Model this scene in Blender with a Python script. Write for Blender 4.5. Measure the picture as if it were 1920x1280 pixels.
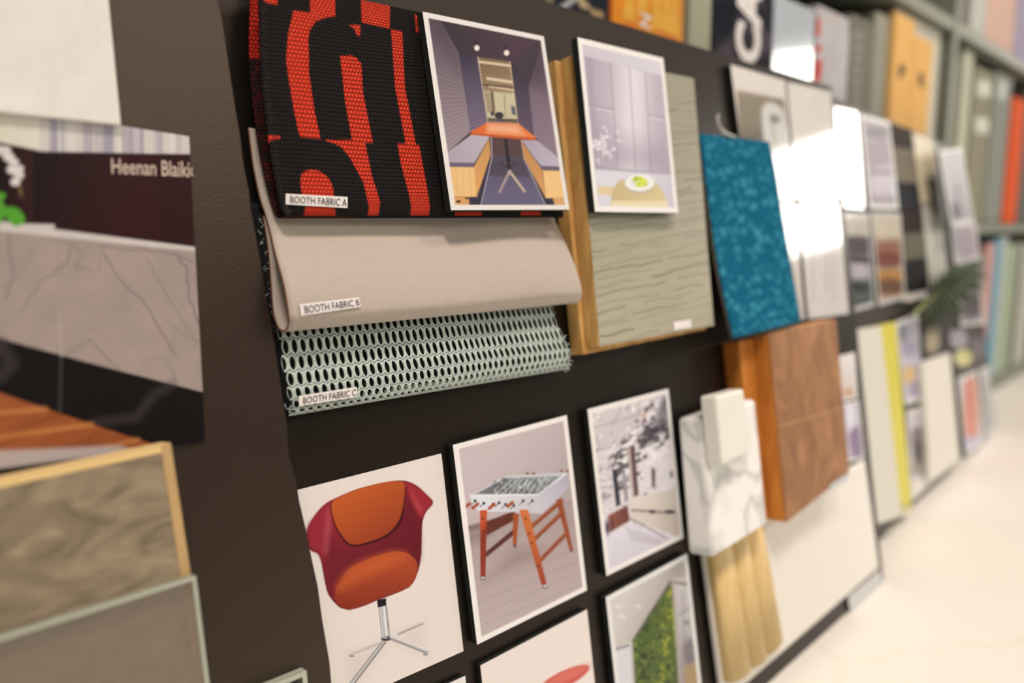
import bpy, bmesh, math, random
import numpy as np
from mathutils import Vector, Matrix
from mathutils.bvhtree import BVHTree

random.seed(4); rng = np.random.RandomState(7)
sc = bpy.context.scene
for o in list(bpy.data.objects): bpy.data.objects.remove(o)

# ------------------------------------------------------------------ camera
EYE = Vector((0, 0, 0.4356))            # floor is z = 0
F_PX = 1400.0
yaw, pitch, roll, lean = 0.773764, 0.150896, -0.007642, 0.162345
cy, sy, cp, sp = math.cos(yaw), math.sin(yaw), math.cos(pitch), math.sin(pitch)
FW = Vector((sy*cp, cy*cp, -sp)); r0 = FW.cross(Vector((0, 0, 1))).normalized(); u0 = r0.cross(FW)
RT = math.cos(roll)*r0 + math.sin(roll)*u0; UP = -math.sin(roll)*r0 + math.cos(roll)*u0
cam_d = bpy.data.cameras.new('camera'); cam = bpy.data.objects.new('camera', cam_d)
sc.collection.objects.link(cam); sc.camera = cam
cam.matrix_world = Matrix(((RT.x, UP.x, -FW.x, EYE.x), (RT.y, UP.y, -FW.y, EYE.y), (RT.z, UP.z, -FW.z, EYE.z), (0, 0, 0, 1)))
cam_d.sensor_width = 36; cam_d.lens = F_PX/1920*36
cam_d.clip_start = 0.01
cam_d.dof.use_dof = True; cam_d.dof.focus_distance = 0.43; cam_d.dof.aperture_fstop = 3.0

# ------------------------------------------------------------------ world, lights, exposure
w = bpy.data.worlds.new('world'); sc.world = w; w.use_nodes = True
w.node_tree.nodes['Background'].inputs[0].default_value = (1.0, 0.84, 0.74, 1)
w.node_tree.nodes['Background'].inputs[1].default_value = 0.55
_wt = w.node_tree; _g = _wt.nodes.new('ShaderNodeTexCoord'); _s = _wt.nodes.new('ShaderNodeSeparateXYZ'); _r = _wt.nodes.new('ShaderNodeValToRGB')   # the room: darker low down, pale upper walls and ceiling
_wt.links.new(_g.outputs['Generated'], _s.inputs[0]); _wt.links.new(_s.outputs['Z'], _r.inputs[0]); _wt.links.new(_r.outputs[0], _wt.nodes['Background'].inputs[0])
_r.color_ramp.elements[0].color = (.16, .125, .105, 1); _r.color_ramp.elements[0].position = .02
_r.color_ramp.elements[1].color = (1.0, .83, .71, 1); _r.color_ramp.elements[1].position = .55

def area(name, loc, target, sx, sy_, power, col, spread=180):
    l = bpy.data.lights.new(name, 'AREA'); l.shape = 'RECTANGLE'; l.size = sx; l.size_y = sy_
    l.energy = power; l.color = col; l.spread = math.radians(spread)
    o = bpy.data.objects.new(name, l); sc.collection.objects.link(o); o.location = loc
    o.rotation_euler = (Vector(target)-Vector(loc)).to_track_quat('-Z', 'Y').to_euler(); return o
area('track_light_near', (-0.40, -0.66, 2.65), (0.4, 0.28, 0.25), 0.4, 0.4, 14.5, (1, .83, .73), 95)
area('track_light_far', (1.5, -0.66, 2.65), (1.55, 0.3, 0.2), 0.4, 0.4, 12, (1, .83, .73), 95)
area('ceiling_panel_lights', (2.0, -3.7, 3.0), (1.2, 0.3, 0.3), 6.5, 1.1, 95, (1, .84, .72))
area('window_daylight', (5.6, -1.22, 1.30), (1.0, 0.35, 0.5), 1.35, 0.76, 46, (1, .95, .86))
sc.view_settings.view_transform = 'Standard'; sc.view_settings.look = 'None'
sc.view_settings.exposure = -0.42; sc.view_settings.gamma = 1.0; sc.view_settings.use_curve_mapping = False

# ------------------------------------------------------------------ placing
class Plane:
    """A board's front face; at() gives the point of the face seen at a photograph pixel, raised by lift metres."""
    def __init__(s, p, n, up): s.p = Vector(p); s.n = Vector(n).normalized(); s.up = Vector(up).normalized()
    def at(s, x, y, lift=0.0):
        d = RT*((x-960)/F_PX) - UP*((y-640)/F_PX) + FW
        q = s.p + s.n*lift
        return EYE + d*((q-EYE).dot(s.n)/d.dot(s.n))
NB = Vector((0, -math.cos(lean), math.sin(lean))); UB = Vector((0, math.sin(lean), math.cos(lean)))
B2 = Plane(EYE - NB*0.3685, NB, UB)
B1 = Plane(EYE - NB*(0.3685-0.013), NB, UB)
f0, f1, t0 = Vector((.9, .345, 0)), Vector((1.9, .392, 0)), Vector((.93, .419, .5936))
n3 = (f1-f0).cross(t0-f0).normalized(); n3 = n3 if n3.y < 0 else -n3
B3 = Plane(f0, n3, t0-f0)
DY = .03                                   # how far the shelf stands back
def W(y0): return Plane((0, y0+DY, 0), (0, -1, 0), (0, 0, 1))

def rect(pl, tl, tr, h, lift):
    """four corners from the two upper ones and a height in metres"""
    a, b = pl.at(*tl, lift), pl.at(*tr, lift); d = (b-a).normalized().cross(pl.n).normalized()
    if d.z > 0: d = -d
    return [a, b, b+d*h, a+d*h]
def quad(pl, px, lift):
    ls = lift if isinstance(lift, (list, tuple)) else [lift]*4
    return [pl.at(x, y, l) for (x, y), l in zip(px, ls)]
def proj(p):
    v = p-EYE; z = v.dot(FW); return (960+F_PX*v.dot(RT)/z, 640-F_PX*v.dot(UP)/z)

# ------------------------------------------------------------------ colour
def lin(c):
    c = np.asarray(c, float)/255; return np.where(c <= .04045, c/12.92, ((c+.055)/1.055)**2.4)
WHITE = np.array([.775, .658, .597])
def alb(c, g=1.0):
    """albedo of a thing that looks like c under the room's warm light, where white paper looks 228,212,203"""
    return np.clip(.78*g*lin(c)/WHITE, 0.002, .92)

# ------------------------------------------------------------------ materials
def new_mat(name):
    m = bpy.data.materials.new(name); m.use_nodes = True; nt = m.node_tree
    return m, nt, nt.nodes['Principled BSDF']
def N(nt, t, **kw):
    n = nt.nodes.new(t)
    for k, v in kw.items():
        if k.startswith('i_'): n.inputs[k[2:].replace('_', ' ')].default_value = v
        else: setattr(n, k, v)
    return n
def flat(name, c, rough=.6, spec=.4, noise=0.0, nscale=40., bump=0.0, bscale=400., g=1.0, coat=0, metal=0, sheen=0):
    m, nt, b = new_mat(name); a = alb(c, g)
    b.inputs['Roughness'].default_value = rough; b.inputs['Specular IOR Level'].default_value = spec
    b.inputs['Metallic'].default_value = metal; b.inputs['Coat Weight'].default_value = coat
    b.inputs['Sheen Weight'].default_value = sheen
    tc = N(nt, 'ShaderNodeTexCoord')
    no = N(nt, 'ShaderNodeTexNoise', i_Scale=nscale, i_Detail=4.0)
    nt.links.new(tc.outputs['Object'], no.inputs['Vector'])
    mr = N(nt, 'ShaderNodeMixRGB', blend_type='MIX')
    mr.inputs[1].default_value = (*(a*(1-noise)), 1); mr.inputs[2].default_value = (*np.minimum(a*(1+noise), .95), 1)
    nt.links.new(no.outputs['Fac'], mr.inputs[0]); nt.links.new(mr.outputs[0], b.inputs['Base Color'])
    if bump:
        n2 = N(nt, 'ShaderNodeTexNoise', i_Scale=bscale, i_Detail=3.0)
        nt.links.new(tc.outputs['Object'], n2.inputs['Vector'])
        bp = N(nt, 'ShaderNodeBump', i_Strength=bump, i_Distance=.0006)
        nt.links.new(n2.outputs['Fac'], bp.inputs['Height']); nt.links.new(bp.outputs[0], b.inputs['Normal'])
    return m
def wood(name, c1, c2, scale=(4, 60, 60), rough=.45, dist=3., g=1.0, wave=False, bands=18.):
    """streaky grain; coordinates are the piece's own uv"""
    m, nt, b = new_mat(name); b.inputs['Roughness'].default_value = rough
    tc = N(nt, 'ShaderNodeTexCoord'); mp = N(nt, 'ShaderNodeMapping'); mp.inputs['Scale'].default_value = scale
    nt.links.new(tc.outputs['UV'], mp.inputs[0])
    if wave: no = N(nt, 'ShaderNodeTexWave', i_Scale=bands, i_Distortion=dist, i_Detail=3.0, bands_direction='Y')
    else: no = N(nt, 'ShaderNodeTexNoise', i_Scale=1.0, i_Detail=6.0, i_Distortion=dist)
    nt.links.new(mp.outputs[0], no.inputs['Vector'])
    cr = N(nt, 'ShaderNodeValToRGB')
    cr.color_ramp.elements[0].color = (*alb(c1, g), 1); cr.color_ramp.elements[1].color = (*alb(c2, g), 1)
    cr.color_ramp.elements[0].position = .3; cr.color_ramp.elements[1].position = .68
    nt.links.new(no.outputs['Fac'], cr.inputs[0]); nt.links.new(cr.outputs[0], b.inputs['Base Color'])
    return m
def vcol(name, rough, spec=.5, bump=None, coat=0, sheen=0):
    m, nt, b = new_mat(name); b.inputs['Roughness'].default_value = rough; b.inputs['Specular IOR Level'].default_value = spec
    b.inputs['Coat Weight'].default_value = coat; b.inputs['Sheen Weight'].default_value = sheen
    at = N(nt, 'ShaderNodeAttribute', attribute_name='ink'); nt.links.new(at.outputs['Color'], b.inputs['Base Color'])
    if bump == 'knit':
        tc = N(nt, 'ShaderNodeTexCoord')
        br = N(nt, 'ShaderNodeTexBrick', i_Scale=1.0); br.inputs['Brick Width'].default_value = .011; br.inputs['Row Height'].default_value = .0085
        br.inputs['Mortar Size'].default_value = .0022; br.inputs['Mortar Smooth'].default_value = 1.0
        nt.links.new(tc.outputs['UV'], br.inputs['Vector'])
        bp = N(nt, 'ShaderNodeBump', i_Strength=.9, i_Distance=.0007, invert=True)
        nt.links.new(br.outputs['Fac'], bp.inputs['Height']); nt.links.new(bp.outputs[0], b.inputs['Normal'])
        mx = N(nt, 'ShaderNodeMixRGB', blend_type='MULTIPLY'); mx.inputs[2].default_value = (.33, .30, .30, 1)
        nt.links.new(br.outputs['Fac'], mx.inputs[0]); nt.links.new(at.outputs['Color'], mx.inputs[1])
        nt.links.new(mx.outputs[0], b.inputs['Base Color'])
    return m
M_SATIN = vcol('satin_photo_paper', .4, .16)
M_GLOSS = vcol('glossy_photo_paper', .09, 1.0, coat=.5); M_COVER = vcol('matt_cover', .75, .08)
M_KNIT = vcol('jacquard_knit', .85, .15, 'knit')
M_BOARD = flat('black_foam_board', (17, 13, 10), .36, .38, .06, 30, .25, 900)
M_BOARD1 = flat('charcoal_foam_board', (38, 28, 22), .34, .62, .06, 30, .25, 900)
for _m in (M_BOARD, M_BOARD1): _m.node_tree.nodes['Principled BSDF'].inputs['Specular Tint'].default_value = (1, .84, .72, 1)
M_BOARD3 = flat('far_black_foam_board', (52, 43, 36), .45, .35, .06, 30)
M_FOAM = flat('black_foam_core_edge', (38, 40, 36), .9, .1, .2, 200)
M_PAPER = flat('white_paper', (228, 213, 204), .6, .3, .02)
M_INK = flat('grey_ink', (58, 50, 52), .7, .1)

# ------------------------------------------------------------------ mesh making
def mk(name, verts, faces, mat, parent=None, uvs=None, cols=None, smooth=False, bevel=0, segs=2):
    verts = [Vector(v) for v in verts]
    c = sum(verts, Vector())/len(verts)
    me = bpy.data.meshes.new(name); me.from_pydata([v-c for v in verts], [], faces)
    if uvs is not None:
        ul = me.uv_layers.new(name='UVMap'); li = np.zeros(len(me.loops), 'i'); me.loops.foreach_get('vertex_index', li)
        ul.data.foreach_set('uv', np.asarray(uvs, 'f')[li].ravel())
    if cols is not None:
        ca = me.color_attributes.new('ink', 'FLOAT_COLOR', 'POINT')
        ca.data.foreach_set('color', np.c_[np.asarray(cols, 'f'), np.ones(len(cols), 'f')].ravel())
    if bevel:
        bm = bmesh.new(); bm.from_mesh(me); bmesh.ops.bevel(bm, geom=bm.edges[:], offset=bevel, segments=segs, profile=.5, affect='EDGES'); bm.to_mesh(me); bm.free()
    if smooth:
        for p in me.polygons: p.use_smooth = True
    me.materials.append(mat); me.update()
    o = bpy.data.objects.new(name, me); sc.collection.objects.link(o); o.location = c
    if parent: o.parent = parent; o.location = c - origin_of(parent)
    return o
def origin_of(o):
    v = Vector(o.location)
    while o.parent: o = o.parent; v += o.location
    return v
def tag(o, label, cat, group=None):
    o['label'] = label; o['category'] = cat
    if group: o['group'] = group
    return o
def struct(o): o['kind'] = 'structure'; return o
def empty(name, loc):
    o = bpy.data.objects.new(name, None); o.empty_display_size = .02; sc.collection.objects.link(o); o.location = loc; return o
BOXF = [(0, 3, 2, 1), (4, 5, 6, 7), (0, 1, 5, 4), (1, 2, 6, 5), (2, 3, 7, 6), (3, 0, 4, 7)]
def slab(name, q, thick, mat, parent=None, bevel=0, n=None, segs=2):
    """front corners q (tl, tr, br, bl) thickened backwards"""
    nn = n or (q[1]-q[0]).cross(q[3]-q[0]).normalized()
    if n is None and nn.dot(q[0]-EYE) < 0: nn = -nn     # away from the viewer's side
    vs = list(q)+[p+nn*thick for p in q]
    # uv in metres*10 measured on the front
    ex = (q[1]-q[0]).normalized(); ey = (q[3]-q[0]).normalized()
    uv = [((p-q[0]).dot(ex)*10+(p-q[0]).dot(nn)*10, (p-q[0]).dot(ey)*10) for p in vs]
    o = mk(name, vs, BOXF, mat, parent, uv, bevel=bevel, segs=segs, smooth=False)
    if bevel: o.data.polygons.foreach_set('use_smooth', [False]*len(o.data.polygons))
    return o
def box(name, lo, hi, mat, parent=None, bevel=0):
    x0, y0, z0 = lo; x1, y1, z1 = hi
    q = [Vector((x0, y0, z1)), Vector((x1, y0, z1)), Vector((x1, y0, z0)), Vector((x0, y0, z0))]
    return slab(name, q, y1-y0, mat, parent, bevel, n=Vector((0, 1, 0)))

# ------------------------------------------------------------------ printing ink: colours laid on a fine grid
class Canvas:
    def __init__(s, q3, nx, ny, crop=(0, 0, 1)):
        px = [proj(p) for p in q3]
        A = []; bb = []
        for (u, v), (x, y) in zip(((0, 0), (1, 0), (1, 1), (0, 1)), px):
            A += [[u, v, 1, 0, 0, 0, -u*x, -v*x], [0, 0, 0, u, v, 1, -u*y, -v*y]]; bb += [x, y]
        h = np.linalg.solve(np.array(A), np.array(bb))
        U, V = np.meshgrid(np.linspace(0, 1, nx), np.linspace(0, 1, ny)); s.U, s.V = U.ravel(), V.ravel()
        d = h[6]*s.U+h[7]*s.V+1
        s.X = ((h[0]*s.U+h[1]*s.V+h[2])/d-crop[0])/crop[2]; s.Y = ((h[3]*s.U+h[4]*s.V+h[5])/d-crop[1])/crop[2]
        s.C = np.tile(lin((228, 213, 204)), (nx*ny, 1)); s.nx, s.ny, s.k = nx, ny, crop[2]
    def col(s, c):
        if callable(c): return c(s)
        if len(c) == 4 and hasattr(c[0], '__len__'):      # gradient (c0, c1, p0, p1)
            p0, p1 = np.array(c[2], float), np.array(c[3], float); d = p1-p0
            t = np.clip(((s.X-p0[0])*d[0]+(s.Y-p0[1])*d[1])/(d@d), 0, 1)[:, None]
            return lin(c[0])*(1-t)+lin(c[1])*t
        return lin(c)[None, :]
    def put(s, a, c, op=1.0): a = (np.clip(a, 0, 1)*op)[:, None]; s.C = s.C*(1-a)+s.col(c)*a
    def poly(s, pts, c, soft=1.2, op=1.0):
        soft = soft/s.k; P = np.array(pts, float); ins = np.zeros(len(s.X), bool); d2 = np.full(len(s.X), 1e12)
        for i in range(len(P)):
            (x0, y0), (x1, y1) = P[i-1], P[i]; dx, dy = x1-x0, y1-y0
            t = np.clip(((s.X-x0)*dx+(s.Y-y0)*dy)/max(dx*dx+dy*dy, 1e-9), 0, 1)
            d2 = np.minimum(d2, (s.X-x0-t*dx)**2+(s.Y-y0-t*dy)**2)
            if y0 != y1: ins ^= ((y0 > s.Y) != (y1 > s.Y)) & (s.X < dx*(s.Y-y0)/dy+x0)
        s.put(.5+np.where(ins, 1, -1)*np.sqrt(d2)/soft, c, op)
    def blob(s, pts, c, soft=1.2, op=1.0):                # smooth closed outline through pts
        P = np.array(pts, float); n = len(P); out = []
        for i in range(n):
            a, b, c_, d = P[i-1], P[i], P[(i+1) % n], P[(i+2) % n]
            for t in (0, .25, .5, .75): out.append(.5*((2*b)+(c_-a)*t+(2*a-5*b+4*c_-d)*t*t+(3*b-a-3*c_+d)*t**3))
        s.poly(out, c, soft, op)
    def line(s, pts, w, c, soft=1.2, op=1.0):
        soft = soft/s.k; d2 = np.full(len(s.X), 1e12)
        for (x0, y0), (x1, y1) in zip(pts[:-1], pts[1:]):
            dx, dy = x1-x0, y1-y0; t = np.clip(((s.X-x0)*dx+(s.Y-y0)*dy)/(dx*dx+dy*dy+1e-9), 0, 1)
            d2 = np.minimum(d2, (s.X-x0-t*dx)**2+(s.Y-y0-t*dy)**2)
        s.put(.5+(w/2-np.sqrt(d2))/soft, c, op)
    def ell(s, x, y, rx, ry, c, rot=0, soft=1.2, op=1.0):
        ca, sa = math.cos(math.radians(rot)), math.sin(math.radians(rot)); X, Y = s.X-x, s.Y-y
        r = np.hypot((X*ca+Y*sa)/rx, (-X*sa+Y*ca)/ry); s.put(.5+(1-r)*min(rx, ry)*s.k/soft, c, op)
    def noise(s, sx, sy=None, rot=0, octv=3, seed=0):
        sy = sy or sx; r = np.random.RandomState(seed); ca, sa = math.cos(math.radians(rot)), math.sin(math.radians(rot))
        X = s.X*ca+s.Y*sa; Y = -s.X*sa+s.Y*ca; out = 0; amp = 1; tot = 0
        for k in range(octv):
            T = r.rand(64, 64); x = X/sx*2**k+13.7*k; y = Y/sy*2**k+5.1*k; xi = np.floor(x).astype(int); yi = np.floor(y).astype(int)
            fx = x-xi; fy = y-yi; fx = fx*fx*(3-2*fx); fy = fy*fy*(3-2*fy)
            g = lambda a, b: T[(yi+b) % 64, (xi+a) % 64]
            out = out+amp*((g(0, 0)*(1-fx)+g(1, 0)*fx)*(1-fy)+(g(0, 1)*(1-fx)+g(1, 1)*fx)*fy); tot += amp; amp *= .5
        return out/tot
    def grain(s, amt, sx, sy=None, rot=0, seed=0, mask=None):
        n = (s.noise(sx, sy, rot, 3, seed)-.5)*2*amt; n = n if mask is None else n*mask; s.C = s.C*(1+n)[:, None]
    def border(s, bx, by, c=(232, 220, 212)):
        m = np.minimum(np.minimum(s.U, 1-s.U)/bx, np.minimum(s.V, 1-s.V)/by); s.put((1.05-m)*6, c)

def picture(name, q, cv, mat, parent, off=.0003, gain=1.0):
    n = (q[1]-q[0]).cross(q[3]-q[0]).normalized()
    if n.dot(q[0]-EYE) > 0: n = -n
    a, b, c, d = [np.array(p+n*off) for p in q]; U, V = cv.U[:, None], cv.V[:, None]
    P = (a*(1-U)+b*U)*(1-V)+(d*(1-U)+c*U)*V
    nx, ny = cv.nx, cv.ny; i = (np.arange(ny-1)[:, None]*nx+np.arange(nx-1)).ravel()
    F = np.c_[i, i+nx, i+nx+1, i+1]
    me = bpy.data.meshes.new(name); cen = P.mean(0)
    me.vertices.add(len(P)); me.vertices.foreach_set('co', (P-cen).astype('f').ravel())
    me.loops.add(F.size); me.loops.foreach_set('vertex_index', F.astype('i').ravel())
    me.polygons.add(len(F)); me.polygons.foreach_set('loop_start', np.arange(0, F.size, 4, dtype='i'))
    me.update(calc_edges=True)
    col = np.clip(.78*gain*cv.C/WHITE, .002, .92)
    ca = me.color_attributes.new('ink', 'FLOAT_COLOR', 'POINT'); ca.data.foreach_set('color', np.c_[col, np.ones(len(col))].astype('f').ravel())
    me.materials.append(mat); o = bpy.data.objects.new(name, me); sc.collection.objects.link(o); o.parent = parent
    o.location = Vector(cen)-origin_of(parent); return o

def photo(q, thick, label, paint, res=(60, 75), crop=(0, 0, 1), mat=None, backing=None, group=None, gain=1.0, name='photo_print', cat='photo print'):
    """a mounted print: dark core with the printed sheet on its face"""
    t = slab(name, q, thick, backing or M_FOAM); tag(t, label, cat, group)
    cv = Canvas(q, *res, crop); paint(cv)
    picture('picture', q, cv, mat or M_SATIN, t, gain=gain); return t

def lettering(text, q, mat, parent, clip=None, rot90=False, off=.0004, name='lettering', thick=.0, bold=0):
    """text stretched over the four corners q (tl, tr, br, bl)"""
    cu = bpy.data.curves.new('t', 'FONT'); cu.body = text; cu.resolution_u = 3; cu.offset = bold
    o = bpy.data.objects.new('t', cu); sc.collection.objects.link(o)
    dg = bpy.context.evaluated_depsgraph_get(); dg.update(); me = bpy.data.meshes.new_from_object(o.evaluated_get(dg))
    vs = np.array([v.co[:] for v in me.vertices]); fs = [tuple(p.vertices) for p in me.polygons]
    bpy.data.objects.remove(o); bpy.data.curves.remove(cu); bpy.data.meshes.remove(me)
    mn, mx = vs.min(0), vs.max(0); u = (vs[:, 0]-mn[0])/(mx[0]-mn[0]); v = 1-(vs[:, 1]-mn[1])/(mx[1]-mn[1])
    if clip:
        fs = [f for f in fs if max(u[list(f)]) <= clip+.015]; u = np.minimum(u, clip)
        used = sorted({i for f in fs for i in f}); mp = {j: i for i, j in enumerate(used)}
        fs = [tuple(mp[i] for i in f) for f in fs]; u = u[used]; v = v[used]; 
    n = (q[1]-q[0]).cross(q[3]-q[0]).normalized()
    if n.dot(q[0]-EYE) > 0: n = -n
    P = [(q[0]*(1-a)+q[1]*a)*(1-b)+(q[3]*(1-a)+q[2]*a)*b + n*off for a, b in zip(u, v)]
    return mk(name, P, fs, mat, parent)

def crm(p, t):
    """Catmull-Rom through rows p at parameter t in 0..1"""
    n = len(p)-1; x = t*n; i = min(int(x), n-1); f = x-i
    a, b, c, d = p[max(i-1, 0)], p[i], p[i+1], p[min(i+2, n)]
    return .5*((2*b)+(c-a)*f+(2*a-5*b+4*c-d)*f*f+(3*b-a-3*c+d)*f**3)
def sheet_fn(pl, rows, wave=0, waves=2.0, ph=0.0, wrange=(0, 1)):
    """rows: (left px, left py, left lift, right px, right py, right lift) from top, round the fold, to the back"""
    L = [pl.at(r[0], r[1], r[2]) for r in rows]; R = [pl.at(r[3], r[4], r[5]) for r in rows]
    def f(u, v):
        p = crm(L, v).lerp(crm(R, v), u)
        k = math.sin(math.pi*min(max((v-wrange[0])/(wrange[1]-wrange[0]), 0), 1))
        return p + pl.n*(wave*k*(math.sin(u*math.pi*2*waves+ph)+.4*math.sin(u*math.pi*3.3*waves+ph*2)))
    return f
def sheet(name, f, nu, nv, mat, parent=None, thick=.0012, v0=0., v1=1., cols=None, smooth=True, edge=None):
    vs, uv = [], []
    for j in range(nv):
        for i in range(nu):
            u = i/(nu-1); v = v0+(v1-v0)*j/(nv-1); vs.append(f(u, v)); uv.append((u, v))
    fs = [(j*nu+i, (j+1)*nu+i, (j+1)*nu+i+1, j*nu+i+1) for j in range(nv-1) for i in range(nu-1)]
    c = cols([Vector(v) for v in vs], uv) if cols else None
    o = mk(name, vs, fs, mat, parent, uv, c, smooth)
    if thick:
        s = o.modifiers.new('s', 'SOLIDIFY'); s.thickness = thick; s.offset = 0
    return o
def on_surface(objs, px):
    """points where the sight lines through px meet the given meshes"""
    out = []; dg = bpy.context.evaluated_depsgraph_get(); dg.update()
    trees = [(BVHTree.FromObject(o, dg), o.matrix_world.inverted(), o.matrix_world) for o in objs]
    for x, y in px:
        d = (RT*((x-960)/F_PX) - UP*((y-640)/F_PX) + FW).normalized(); best = None
        for t, inv, mw in trees:
            h = t.ray_cast(inv @ EYE, (inv.to_3x3() @ d).normalized())
            if h[0] is not None:
                p = mw @ h[0]; k = (p-EYE).length
                if best is None or k < best[0]: best = (k, p)
        out.append(best[1]-d*.0012)
    return out
def paper_label(q, text, parent, tq=None, thick=.0002):
    l = slab('label', q, thick, M_PAPER, parent); l['label'] = 'white paper label' + (' reading ' + text if text else '')
    if text:
        a, b, c, d = q; m = lambda u, v: (a*(1-u)+b*u)*(1-v)+(d*(1-u)+c*u)*v
        lettering(text, [m(.06, .22), m(.97, .22), m(.97, .80), m(.06, .80)], M_INK, l, bold=-.012)
    return l

# ================================================================== SETTING
M_FLOOR, nt, b = new_mat('painted_concrete'); b.inputs['Roughness'].default_value = .35
tc = N(nt, 'ShaderNodeTexCoord'); no = N(nt, 'ShaderNodeTexNoise', i_Scale=3.0, i_Detail=6.0); nt.links.new(tc.outputs['Object'], no.inputs[0])
mx = N(nt, 'ShaderNodeMixRGB'); mx.inputs[0].default_value = .22; nt.links.new(tc.outputs['Object'], mx.inputs[1]); nt.links.new(no.outputs['Color'], mx.inputs[2])
vo = N(nt, 'ShaderNodeTexVoronoi', feature='DISTANCE_TO_EDGE', i_Scale=2.3); nt.links.new(mx.outputs[0], vo.inputs['Vector'])
cr = N(nt, 'ShaderNodeValToRGB'); nt.links.new(vo.outputs['Distance'], cr.inputs[0])
cr.color_ramp.elements[0].color = (*alb((232, 216, 198)), 1); cr.color_ramp.elements[1].color = (*np.minimum(alb((244, 226, 206)), .86), 1); cr.color_ramp.elements[1].position = .012
nt.links.new(cr.outputs[0], b.inputs['Base Color'])
struct(box('floor', (-2.5, -3.2, -.05), (6.0, 1.0, 0), M_FLOOR))
struct(box('wall_back', (-2.5, .86, 0), (6.0, .96, 2.9), flat('wall_paint', (205, 190, 178), .8)))

# ================================================================== BOARDS
def bpt(pl_off, s, t): return EYE + Vector((s, 0, 0)) + UB*t - NB*(0.3685-pl_off)
b2q = [bpt(0, .022, .2285), bpt(0, .936, .2285), bpt(0, .936, -.3805), bpt(0, .022, -.3805)]
board2 = tag(slab('mood_board', b2q, .005, M_BOARD), 'middle black foam mood board pinned with the booth fabric swatches', 'mood board')
# the near board, its right edge roughly torn
edge = [(405, -30), (407, 0), (416, 37), (429, 124), (442, 210), (450, 255), (455, 300), (459, 322), (467, 360), (470, 395), (474, 412), (488, 490), (500, 560), (520, 680), (538, 800), (541, 849), (555, 901),
        (561, 939), (574, 995), (583, 1040), (596, 1100), (604, 1160), (618, 1242), (621, 1280), (640, 1380)]
pts = [B1.at(*e) for e in edge]
sR = pts[-1].x
pts = [bpt(.013, pts[0].x, .235)] + pts + [bpt(.013, sR+.004, -.3825), bpt(.013, -.73, -.3825), bpt(.013, -.73, .235)]
back = [p-NB*.006 for p in pts]; n = len(pts)
board1 = mk('mood_board', pts+back, [tuple(range(n))[::-1], tuple(range(n, 2*n))]+[(i, (i+1) % n, n+(i+1) % n, n+i) for i in range(n)], M_BOARD1)
tag(board1, 'nearest charcoal mood board at the left with a rough torn right edge', 'mood board')
board3 = slab('mood_board', [B3.at(1540, 172), B3.at(1806, 286), B3.at(1866, 800), Vector((.85, f0.y-.0026, 0.001))], .005, M_BOARD3)
tag(board3, 'farthest black mood board beyond the white and lime samples', 'mood board')

# ================================================================== SHELF AND BOOKS
ZS = .436
M_SHELF = flat('grey_green_laminate', (132, 128, 112), .5, .2); M_SHADE = flat('dark_shelf_back', (20, 18, 16), .8)
unit = tag(empty('bookshelf', (1.0, .49, 0)), 'grey bookshelf of binders behind the row of mood boards', 'bookshelf')
for z0, z1 in ((.0, .035), (ZS-.022, ZS), (ZS+.375, ZS+.397), (ZS+.76, ZS+.78)):
    box('shelf', (-1.196, .492, z0), (3.3, .7993, z1), M_SHELF, unit)
for x in (-1.22, .38, 1.700, 2.96): box('upright', (x, .490, .0), (x+.024, .7995, ZS+.80), M_SHELF, unit)
box('back_panel', (-1.2, .80, 0), (3.3, .815, ZS+.8), M_SHADE, unit)

def book(name, pl, pr, yref, top, col, label, cat='book', front=.475, z0=ZS, depth=.22, group=None, rough=.5, mat=None, pages=False, dz=0):
    P = W(front); a, b_ = P.at(pl, yref), P.at(pr, yref)
    h = z0+top*1.055; front += DY
    t = box(name, (a.x+.0006, front, z0+.0005), (b_.x-.0006, front+depth, h), mat or flat(name+'_cover', col, max(rough, .75), .08, noise=.08, nscale=25, g=.85), bevel=.0015)
    return tag(t, label, cat, group)
def facade(parent, pl, pr, yref, z_lo, z_hi, front, paint, res=(50, 90), mat=None, name='cover'):
    P = W(front-.0006); a, b_ = P.at(pl, yref), P.at(pr, yref)
    front += DY
    q = [Vector((a.x, front-.0006, z_hi)), Vector((b_.x, front-.0006, z_hi)), Vector((b_.x, front-.0006, z_lo)), Vector((a.x, front-.0006, z_lo))]
    cv = Canvas(q, *res); paint(cv); return q, picture(name, q, cv, mat or M_COVER, parent, gain=.85)

def p_navy(c):
    c.put(np.ones(len(c.X)), (38, 40, 52)); c.grain(.5, 14, seed=3)
    c.poly([(1085, -12), (1112, 18), (1088, 14), (1082, 2)], (190, 165, 120), 3); c.poly([(1108, 18), (1130, 24), (1130, 34), (1108, 28)], (200, 170, 115), 3)
    c.poly([(1020, -8), (1042, 2), (1022, 2)], (170, 150, 115), 3); c.line([(1054, 14), (1072, 2), (1083, -8)], 7, (215, 210, 205), 3)
bk = book('magazine', 960, 1141, 10, .285, (40, 40, 50), 'dark navy magazine cover just showing above the middle board, left of the orange one', 'magazine', depth=.012)
facade(bk, 962, 1140, 10, ZS+.004, ZS+.283, .475, p_navy)
def p_orange(c):
    c.put(np.ones(len(c.X)), ((235, 140, 40), (225, 150, 60), (1145, 0), (1275, 60)))
    for x, h in ((1180, 8), (1205, -2), (1232, 24), (1250, 30), (1264, 40)): c.poly([(x-12, h+28), (x, h-60), (x+10, h+30)], (238, 178, 75), 7, .9)
    c.grain(.12, 20, seed=5); c.blob([(1170, 40), (1195, 50), (1185, 62), (1165, 52)], (225, 110, 50), 8, .7); c.blob([(1235, 60), (1270, 68), (1255, 80), (1232, 74)], (222, 105, 55), 8, .6)
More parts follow.
